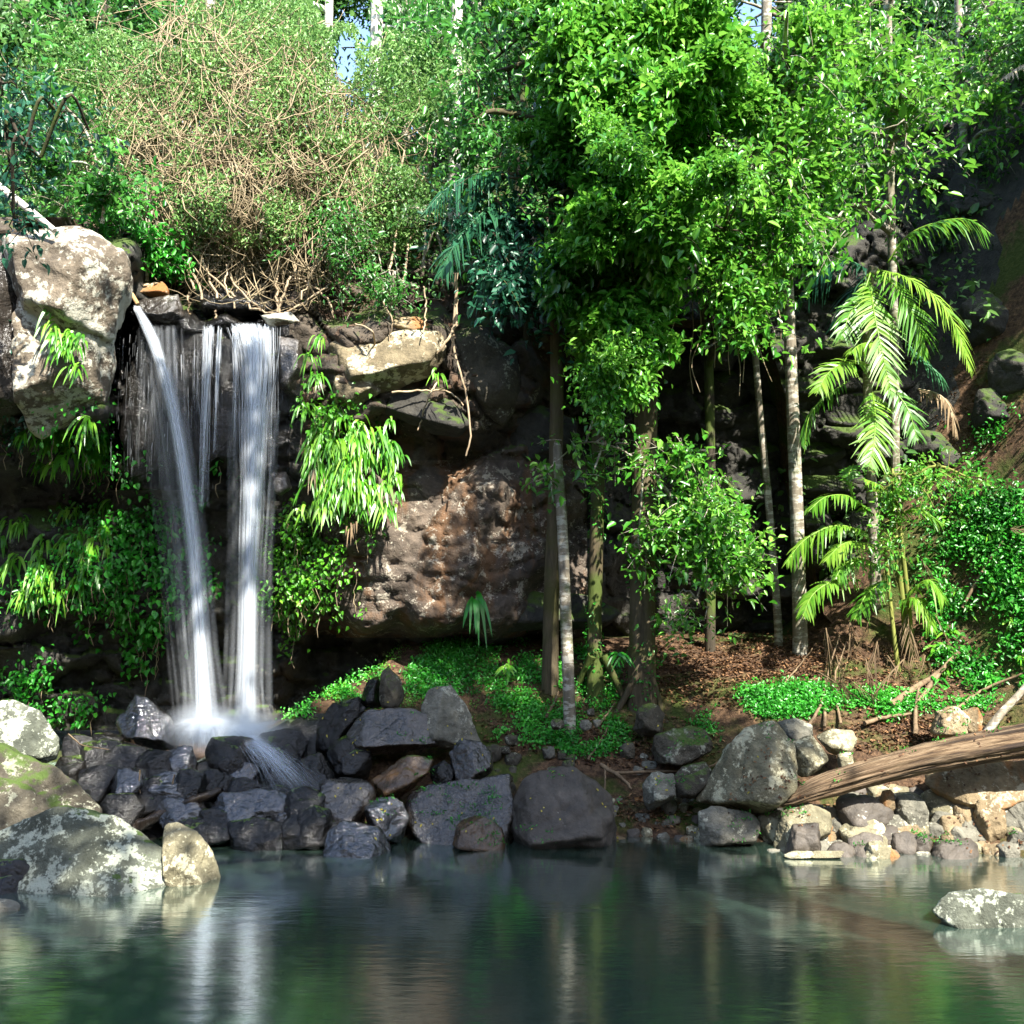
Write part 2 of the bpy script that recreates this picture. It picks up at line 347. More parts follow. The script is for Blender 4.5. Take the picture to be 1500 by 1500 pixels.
# ------------------------------------------------------------------ the ground: pool bed, bank, hillside
def shore(x):
    x = np.asarray(x, float)
    return np.interp(x, [-14, -6.0, -4.6, -3.6, -2.9, -2.2, -1, 0.5, 2.0, 3.0, 4.6, 5.4, 6.0, 7.5, 14],
                        [3.0, 6.8, 8.6, 9.3, 9.75, 9.75, 9.95, 9.95, 9.85, 9.5, 9.25, 9.0, 8.3, 5.5, 1.0])
def ground(x, y):
    x = np.asarray(x, float); y = np.asarray(y, float); d = y - shore(x)
    p = np.stack([x * 1.1, y * 1.1, x * 0], -1)
    up = np.interp(d, [0, 0.5, 1.0, 2.0, 2.6, 3.2, 9], [0.0, 0.25, 0.62, 1.32, 1.66, 1.85, 1.95])
    up = np.minimum(up, np.interp(x, [-3.7, -2.9, -1.6, -0.8], [0.5, 0.85, 1.6, 3.0]))
    up = up - 0.32 * sstep(-5.2, -4.6, x) * sstep(-1.6, -2.1, x) * sstep(11.3, 10.9, y)
    near = sstep(4.8, 9, x) * sstep(8.0, 5.5, y)
    up = up * (1 - near * 0.4)
    up = up + sstep(3.5, 5.6, x) * np.minimum(np.maximum(0, d - 2.5) * 1.55, 8.0) * sstep(7, 9, y)
    rim = np.minimum(13.0, np.maximum(0, np.maximum(-3.0 - y, 0) * 1.0)) + np.minimum(9.0, np.maximum(0, np.maximum(-x - 8.5, 0) * 0.9)) * sstep(12.5, 9, y) + np.minimum(7.0, np.maximum(0, np.maximum(x - 11, 0) * 0.6)) * sstep(12.5, 8, y)  # unseen slopes behind and beside the camera, added to darken low sky light
    z = rim + np.where(d > 0, up, np.maximum(-1.1, d * 0.55)) + 0.10 * fbm(p, 4, 3) * sstep(-0.3, 0.6, d) - 0.03
    return z
_gx = np.arange(-9, 10, 0.05); _gy = np.arange(4, 18, 0.05); _gz = ground(*np.meshgrid(_gx, _gy))
def ground_q(x, y):
    i = np.clip(((y - 4) / 0.05).round().astype(int), 0, len(_gy) - 1); j = np.clip(((x + 9) / 0.05).round().astype(int), 0, len(_gx) - 1); return _gz[i, j]
def ground_hit(px, py, lift=0.0):
    """where the sight line through a photo pixel meets the bank"""
    px = np.atleast_1d(np.asarray(px, float)); py = np.atleast_1d(np.asarray(py, float))
    S = np.arange(5.0, 17.0, 0.04); Y = np.full(px.shape, 5.0); done = np.zeros(px.shape, bool)
    for a in range(0, len(px), 2000):
        q = P(px[a:a + 2000, None], py[a:a + 2000, None], S[None]); hit = q[..., 2] <= ground_q(q[..., 0], q[..., 1]) + lift
        done[a:a + 2000] = hit.any(1); Y[a:a + 2000] = S[hit.argmax(1)]
    return Y, done
def grid(name, xs, ys, fn, mat, **k):
    X, Yg = np.meshgrid(xs, ys); Z = fn(X, Yg); n, m = X.shape
    idx = np.arange(n * m).reshape(n, m)
    Fq = np.stack([idx[:-1, :-1], idx[:-1, 1:], idx[1:, 1:], idx[1:, :-1]], -1).reshape(-1, 4)
    return put(name, mesh_np(name, np.stack([X, Yg, Z], -1), [Fq]), mat, **k)
xs = np.concatenate([np.arange(-60, -9, 1.5), np.arange(-9, 9.01, 0.07), np.arange(9.5, 60, 1.5)])
ys = np.concatenate([np.arange(-50, 4, 1.0), np.arange(4, 16, 0.07), np.arange(16.2, 19, 0.5)])
bank = tag(grid('bank', xs, ys, ground, MAT['bank_soil']), 'brown leaf-littered bank of soil and moss rising from the pool', kind='structure')
bm_ = bank.data; bm_.materials.append(MAT['dark_cliff']); bm_.materials.append(MAT['wet_rock']); bv = np.empty(len(bm_.vertices) * 3); bm_.vertices.foreach_get('co', bv); bv = bv.reshape(-1, 3)
bl = np.empty(len(bm_.loops), int); bm_.loops.foreach_get('vertex_index', bl); bc = bv[bl.reshape(-1, 4)].mean(1)
bm_.polygons.foreach_set('material_index', np.where((bc[:, 1] + 0.5 * fbm(bc * 0.8, 3, 8) > 13.1) & (bc[:, 0] > 3), 1, np.where((bc[:, 0] + 0.5 * fbm(bc, 3, 9) < -1.7) & (bc[:, 1] < 11.4) & (bc[:, 1] > 7), 2, 0)).astype(np.int32))
def hill(x, y):
    p = np.stack([x * 0.5, y * 0.5, x * 0], -1)
    h = 5.55 + 0.25 * sstep(-2, 0, x) + np.maximum(0, y - 13) * 0.62 + 0.35 * fbm(p, 4, 9) 
    f = sstep(3.2, 4.2, x); return h * (1 - f) + f * np.where(y < 18.5, ground(x, np.minimum(y, 18.5)) - 0.25, h)
hs = tag(grid('hillside', np.concatenate([np.arange(-60, -12, 4.0), np.arange(-12, 12, 0.25), np.arange(12, 60, 4.0)]), np.concatenate([np.arange(12.6, 32, 0.3), np.arange(33, 60, 4)]),
              lambda x, y: np.where(y > 30, hill(x, np.full_like(y, 30.0)), hill(x, y)), MAT['bank_soil']), 'wooded hillside above the cliff', kind='structure')
me = mesh_np('water', [(-60, -50, 0), (60, -50, 0), (60, 11, 0), (-60, 11, 0)], [[(0, 1, 2, 3)]])
tag(put('water', me, MAT['pool_water']), 'still dark green pool below the waterfall', kind='structure')

# ------------------------------------------------------------------ the cliff
CTRL = [(-260, 330, 11.2), (-260, 600, 10.8), (-260, 800, 11.6), (-260, 1050, 11.8),
        (0, 300, 11.2), (0, 350, 10.6), (60, 420, 10.45), (120, 500, 10.4), (60, 600, 10.5), (0, 560, 10.5), (140, 600, 10.6), (170, 380, 10.7),
        (60, 330, 11.0), (0, 665, 11.0), (90, 670, 11.2), (60, 715, 12.2), (0, 720, 12.0), (140, 715, 12.3), (40, 800, 11.7), (120, 830, 11.75), (0, 900, 11.7),
        (80, 950, 12.3), (0, 1000, 12.4), (160, 1000, 12.7), (170, 480, 12.0), (165, 560, 12.0), (165, 640, 11.9), (190, 440, 11.6),
        (210, 480, 11.65), (260, 480, 11.62), (330, 485, 11.62), (400, 490, 11.6), (210, 600, 11.6), (280, 600, 11.75), (345, 600, 11.72), (400, 600, 11.65), (200, 690, 11.5), (250, 690, 11.6),
        (310, 640, 11.7), (330, 740, 12.15), (210, 760, 12.15), (270, 780, 12.2), (220, 860, 12.2), (330, 860, 12.3), (300, 960, 12.6), (200, 950, 12.6), (370, 960, 12.6), (330, 1050, 12.7),
        (300, 440, 12.0), (380, 430, 12.3), (250, 400, 12.6), (380, 350, 13.6), (150, 320, 12.0), (260, 330, 13.6),
        (430, 480, 11.6), (440, 560, 11.5), (430, 650, 11.65), (420, 760, 11.9), (430, 860, 12.0), (420, 930, 12.5),
        (500, 500, 11.5), (560, 500, 11.55), (620, 500, 11.6), (500, 560, 11.45), (560, 560, 11.5), (620, 580, 11.6), (670, 610, 11.7), (500, 640, 11.5), (500, 720, 11.6), (520, 780, 11.75), (480, 850, 11.95),
        (580, 660, 12.3), (660, 665, 12.4), (760, 665, 12.5), (500, 450, 12.2), (600, 430, 12.5), (560, 360, 13.6), (700, 430, 12.8), (700, 350, 13.8),
        (700, 500, 12.1), (760, 520, 12.3), (740, 600, 12.2), (800, 500, 13.0), (860, 550, 13.5), (920, 560, 13.6), (850, 640, 13.2), (800, 640, 12.7),
        (600, 740, 12.05), (700, 720, 12.1), (800, 730, 12.4), (560, 820, 11.95), (660, 820, 11.95), (760, 820, 12.2), (860, 800, 12.9), (540, 900, 11.95), (640, 900, 11.95), (740, 900, 12.2), (820, 880, 12.6),
        (480, 950, 13.5), (560, 960, 13.5), (660, 960, 13.4), (780, 960, 13.6), (880, 950, 13.6), (480, 1040, 13.4), (660, 1040, 13.4), (880, 1040, 13.6),
        (960, 560, 13.6), (960, 700, 13.5), (960, 850, 13.6), (960, 950, 13.8), (1050, 500, 13.4), (1050, 600, 13.3), (1050, 700, 13.3), (1050, 800, 13.5), (1050, 900, 13.6), (1150, 500, 13.2), (1150, 600, 13.2), (1150, 720, 13.25), (1150, 800, 13.5), (1150, 900, 13.6),
        (1250, 480, 13.3), (1250, 600, 13.2), (1250, 700, 13.3), (1250, 800, 13.6), (1250, 900, 13.8), (1360, 500, 13.8), (1360, 700, 14.2), (1360, 900, 14.8), (1460, 600, 15.0), (1460, 900, 15.8),
        (900, 430, 13.6), (1000, 400, 13.7), (1100, 380, 13.6), (1200, 380, 13.5), (1300, 380, 13.8), (1000, 320, 14.5), (1200, 320, 14.5), (1400, 320, 15.5), (850, 330, 14.5)]
CT = np.array(CTRL)
def cliff_depth(px, py):
    d2 = ((px[..., None] - CT[:, 0]) ** 2 + (py[..., None] - CT[:, 1]) ** 2 + 60.0)
    w = d2 ** -2.2
    return (w * CT[:, 2]).sum(-1) / w.sum(-1)
def cliff_full(px, py):
    D = cliff_depth(px, py); q = P(px, py, D)
    i1, e1 = cells(q * np.array([1.1, 0.9, 2.3]) + 0.25 * fbm(q * 1.5, 2, 5)[..., None], 11)
    i2, e2 = cells(q * np.array([3.0, 2.2, 4.6]) + 0.25 * fbm(q * 3, 2, 6)[..., None], 23)
    sl_ = sstep(500, 560, px) * sstep(900, 840, px) * sstep(670, 710, py) * sstep(935, 905, py); am = 1 - 0.72 * sl_
    D = D - 0.1 * sl_ + am * ((i1 - 0.5) * 0.36 + 0.13 * np.exp(-e1 * 14)) + (1 - 0.5 * sl_) * (i2 - 0.5) * 0.13 + 0.05 * np.exp(-e2 * 12)
    return D + 0.16 * fbm(q * 1.3, 4, 31) + 0.05 * fbm(q * 7, 3, 41)
gx = np.arange(-260, 1460, 4.0); gy = np.arange(318, 1072, 4.0)
GX, GY = np.meshgrid(gx, gy); GD = cliff_full(GX, GY)
def cliff_at(px, py):
    """distance of the finished cliff surface"""
    i = np.clip(((np.asarray(py, float) - 318) / 4).round().astype(int), 0, len(gy) - 1); j = np.clip(((np.asarray(px, float) + 260) / 4).round().astype(int), 0, len(gx) - 1)
    return GD[i, j]
n_, m_ = GX.shape; idx = np.arange(n_ * m_).reshape(n_, m_)
Fq = np.stack([idx[:-1, :-1], idx[1:, :-1], idx[1:, 1:], idx[:-1, 1:]], -1).reshape(-1, 4)
me = mesh_np('cliff', P(GX, GY, GD), [Fq])
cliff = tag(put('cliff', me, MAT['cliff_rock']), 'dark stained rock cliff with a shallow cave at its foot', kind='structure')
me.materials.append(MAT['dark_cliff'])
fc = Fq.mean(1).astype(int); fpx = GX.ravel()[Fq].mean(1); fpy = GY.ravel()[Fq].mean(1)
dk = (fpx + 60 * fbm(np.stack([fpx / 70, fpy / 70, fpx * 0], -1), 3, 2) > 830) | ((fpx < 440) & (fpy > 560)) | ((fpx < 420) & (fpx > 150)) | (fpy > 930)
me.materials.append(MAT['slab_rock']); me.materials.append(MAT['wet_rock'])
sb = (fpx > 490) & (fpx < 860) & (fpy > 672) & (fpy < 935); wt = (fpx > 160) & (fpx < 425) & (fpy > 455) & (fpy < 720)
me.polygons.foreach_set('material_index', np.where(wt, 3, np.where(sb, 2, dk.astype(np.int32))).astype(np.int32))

# ------------------------------------------------------------------ rocks
def ico(sub):
    t = (1 + 5 ** 0.5) / 2
    V = [(-1, t, 0), (1, t, 0), (-1, -t, 0), (1, -t, 0), (0, -1, t), (0, 1, t), (0, -1, -t), (0, 1, -t), (t, 0, -1), (t, 0, 1), (-t, 0, -1), (-t, 0, 1)]
    Fc = [(0, 11, 5), (0, 5, 1), (0, 1, 7), (0, 7, 10), (0, 10, 11), (1, 5, 9), (5, 11, 4), (11, 10, 2), (10, 7, 6), (7, 1, 8), (3, 9, 4), (3, 4, 2), (3, 2, 6), (3, 6, 8), (3, 8, 9), (4, 9, 5), (2, 4, 11), (6, 2, 10), (8, 6, 7), (9, 8, 1)]
    V = [np.array(v) / np.linalg.norm(v) for v in V]
    for _ in range(sub):
        c = {}; nf = []
        def mid(a, b):
            k = (min(a, b), max(a, b))
            if k not in c:
                v = V[a] + V[b]; V.append(v / np.linalg.norm(v)); c[k] = len(V) - 1
            return c[k]
        for a, b, d in Fc:
            x, y, z = mid(a, b), mid(b, d), mid(d, a); nf += [(a, x, z), (b, y, x), (d, z, y), (x, y, z)]
        Fc = nf
    return np.array(V), np.array(Fc)
ICO = {k: ico(k) for k in (2, 3, 4, 5)}
def hull2(pts):
    p = sorted(set(map(tuple, pts)))
    def half(it):
        h = []
        for q in it:
            while len(h) > 1 and (h[-1][0] - h[-2][0]) * (q[1] - h[-2][1]) - (h[-1][1] - h[-2][1]) * (q[0] - h[-2][0]) <= 0: h.pop()
            h.append(q)
        return h[:-1]
    return np.array(half(p) + half(reversed(p)))
def rock_mesh(name, outline, Y, thick, sub, seed, k=34, rough=1.0, sink=0.0, top=0.75, cuts=9):
    """outline in photo pixels at distance Y, given real thickness by slanted facets in front and behind"""
    r = np.random.default_rng(seed)
    w = P([q[0] for q in outline], [q[1] for q in outline], Y)[:, [0, 2]]
    w = hull2(w); lo, hi = w.min(0), w.max(0)
    if sink:
        w = np.where((w[:, 1] < lo[1] + 0.25 * (hi[1] - lo[1]))[:, None], w - np.array([0, sink]), w)
    c = (w.min(0) + w.max(0)) / 2 * 0.4 + w.mean(0) * 0.6; w = w - c; T = thick
    pl = []
    for a, b in zip(w, np.roll(w, -1, 0)):
        e = b - a; ln = np.linalg.norm(e)
        if ln < 1e-4: continue
        n2 = np.array([e[1], -e[0]]) / ln; p = n2 @ a
        if p <= 0.01: p = 0.01
        for sgn in (-1, 1):
            an = r.uniform(0.2, 0.55)
            if sgn < 0 and n2[1] > 0.35: an = r.uniform(top - 0.2, top + 0.25)
            pl.append((np.array([n2[0] * math.cos(an), sgn * math.sin(an), n2[1] * math.cos(an)]), p * math.cos(an)))
    pl.append((nrm(np.array([r.uniform(-0.35, 0.35), -1, r.uniform(-0.05, 0.35)])), T * 0.5)); pl.append((nrm(np.array([r.uniform(-0.3, 0.3), 1, r.uniform(-0.1, 0.3)])), T * 0.5))
    sz = np.sqrt((hi - lo).prod())
    for _ in range(cuts):
        d = nrm(r.normal(size=3) * np.array([1, 0.8, 1])); d[1] = -abs(d[1]); d = nrm(d)
        sup = (np.abs(d[0]) * (hi[0] - lo[0]) / 2 + np.abs(d[1]) * T / 2 + np.abs(d[2]) * (hi[1] - lo[1]) / 2)
        pl.append((d, sup * r.uniform(0.62, 0.92)))
    Nn = np.array([q[0] for q in pl]); Pp = np.array([q[1] for q in pl])
    D, Fc = ICO[sub]
    S = np.array([(hi[0] - lo[0]) / 2, T / 2, (hi[1] - lo[1]) / 2 + sink / 2]); D = nrm(D * S)
    g = np.maximum(D @ Nn.T, 1e-3) / Pp
    R = (g ** k).sum(1) ** (-1 / k)
    V = D * R[:, None]
    cen = np.array([c[0], Y, c[1]]); q = (V + cen)
    V = V + nrm(V) * (rough * sz * (0.05 * fbm(q / max(sz, 0.1) * 2.2, 3, seed) + 0.03 * fbm(q / max(sz, 0.1) * 8, 3, seed + 5) - (0.035 if sub < 5 else 0.016) * np.exp(-cells(q / max(sz, 0.1) * 1.8, seed)[1] * 16)))[:, None]
    return mesh_np(name, V, [Fc]), cen
SEED = [100]
def rock(outline, Y, mat, label=None, thick=None, sub=4, parent=None, name='boulder', group=None, **kw):
    SEED[0] += 1
    if len(outline) == 4 and np.isscalar(outline[0]):     # a bounding box: irregular outline inside it
        x0, y0, x1, y1 = outline; r = np.random.default_rng(SEED[0]); n = 8
        th = np.arange(n) / n * 2 * np.pi + r.uniform(-0.3, 0.3, n); e = 3.2
        rr = (np.abs(np.cos(th)) ** e + np.abs(np.sin(th)) ** e) ** (-1 / e) * r.uniform(0.84, 1.04, n)
        outline = list(zip((x0 + x1) / 2 + (x1 - x0) / 2 * rr * np.cos(th), (y0 + y1) / 2 + (y1 - y0) / 2 * rr * np.sin(th)))
    xs_ = [q[0] for q in outline]; ys_ = [q[1] for q in outline]
    if thick is None: thick = 0.85 * math.sqrt((max(xs_) - min(xs_)) * (max(ys_) - min(ys_))) / F * Y
    me, cen = rock_mesh(name, outline, Y, thick, sub, SEED[0], **kw)
    o = put(name, me, MAT[mat], parent, Vector(cen))
    if parent is None: tag(o, label, 'rock' if name != 'stone' else 'stone', group)
    return o
# blocks of the cliff itself
CB = [([(4, 352), (60, 330), (122, 327), (186, 368), (192, 402), (172, 450), (165, 500), (100, 510), (30, 480)], 10.45, 'lichen_cliff', 1.0, 5),
      ([(30, 432), (120, 425), (168, 420), (164, 520), (152, 588), (100, 612), (58, 642), (28, 600)], 10.55, 'lichen_cliff', 0.9, 5),
      ([(-160, 360), (-20, 335), (35, 350), (45, 480), (60, 600), (20, 660), (-160, 650)], 10.55, 'damp_shade_rock', 1.2, 5),  # outcrop's shaded left face: its shade is put into this darker rock colour
      ([(192, 440), (262, 430), (275, 468), (245, 476), (205, 466)], 11.55, 'damp_shade_rock', 0.5, 4),
      ([(175, 415), (240, 412), (255, 432), (190, 440)], 11.7, 'tan_rock', 0.4, 3),
      ([(272, 425), (330, 418), (410, 440), (408, 462), (290, 466)], 11.85, 'wet_rock', 0.5, 4),
      ([(205, 470), (250, 474), (300, 476), (405, 480), (412, 560), (405, 690), (300, 660), (270, 700), (180, 715), (172, 640), (185, 520)], 11.78, 'wet_rock', 0.45, 5),
      ([(395, 690), (420, 690), (428, 715), (412, 728), (396, 720)], 11.5, 'damp_shade_rock', 0.2, 3),
      ([(405, 480), (440, 490), (448, 550), (428, 590), (408, 570)], 11.5, 'damp_shade_rock', 0.35, 4),
      ([(380, 462), (425, 455), (440, 472), (395, 480)], 11.5, 'lichen_cliff', 0.3, 3),
      ([(468, 505), (520, 486), (600, 478), (648, 484), (662, 508), (640, 548), (565, 578), (490, 584)], 11.55, 'ledge_rock', 0.7, 5),
      ([(545, 470), (610, 462), (640, 480), (600, 500), (550, 495)], 11.7, 'tan_rock', 0.4, 4),
      ([(480, 540), (545, 530), (560, 575), (520, 600), (485, 590)], 11.45, 'ledge_rock', 0.4, 4),
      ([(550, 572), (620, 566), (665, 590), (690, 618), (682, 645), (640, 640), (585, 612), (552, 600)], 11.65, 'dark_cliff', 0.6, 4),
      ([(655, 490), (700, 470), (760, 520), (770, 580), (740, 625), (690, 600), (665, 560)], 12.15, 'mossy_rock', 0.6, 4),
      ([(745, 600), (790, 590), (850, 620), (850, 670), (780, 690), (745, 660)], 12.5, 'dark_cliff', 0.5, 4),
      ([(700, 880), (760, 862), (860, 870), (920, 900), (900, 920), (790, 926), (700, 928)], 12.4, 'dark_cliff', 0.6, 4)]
for r_, (xa, xb) in enumerate([(1040, 1270)] * 8):
    x = xa + random.uniform(-30, 0); y0 = 490 + r_ * 50
    while x < xb:
        w = random.uniform(55, 130); hgt = random.uniform(40, 62)
        CB.append(((x, y0, x + w, y0 + hgt), 13.3 + random.uniform(-0.15, 0.2), 'dark_cliff', 0.7, 3)); x += w * 0.97
for q in [(1270, 560, 1360, 660), (1330, 620, 1420, 720), (1400, 420, 1500, 520), (1440, 500, 1530, 600), (1350, 150, 1430, 210), (1340, 215, 1440, 300), (1370, 100, 1470, 150), (1420, 560, 1510, 640), (1380, 250, 1480, 330)]:
    CB.append((q, 13.9 if q[1] > 350 else 15.2, 'dark_cliff' if q[1] < 400 else 'cliff_rock', 0.8, 4))
for q_ in range(len(CB) - 9, len(CB)):
    o_ = CB[q_][0]; yy, ok = ground_hit([(o_[0] + o_[2]) / 2], [(o_[1] + o_[3]) / 2])
    if ok[0]: CB[q_] = (o_, float(yy[0]) + 0.1, 'dark_cliff', 0.8, 4)
for i_, (o_, Y, m, t, s) in enumerate(CB):
    rock(o_, Y, m, thick=t, sub=s, parent=cliff, name='rock_block', **(dict(rough=1.1, k=70, cuts=3, top=0.45) if i_ < 2 else dict(rough=0.8)))

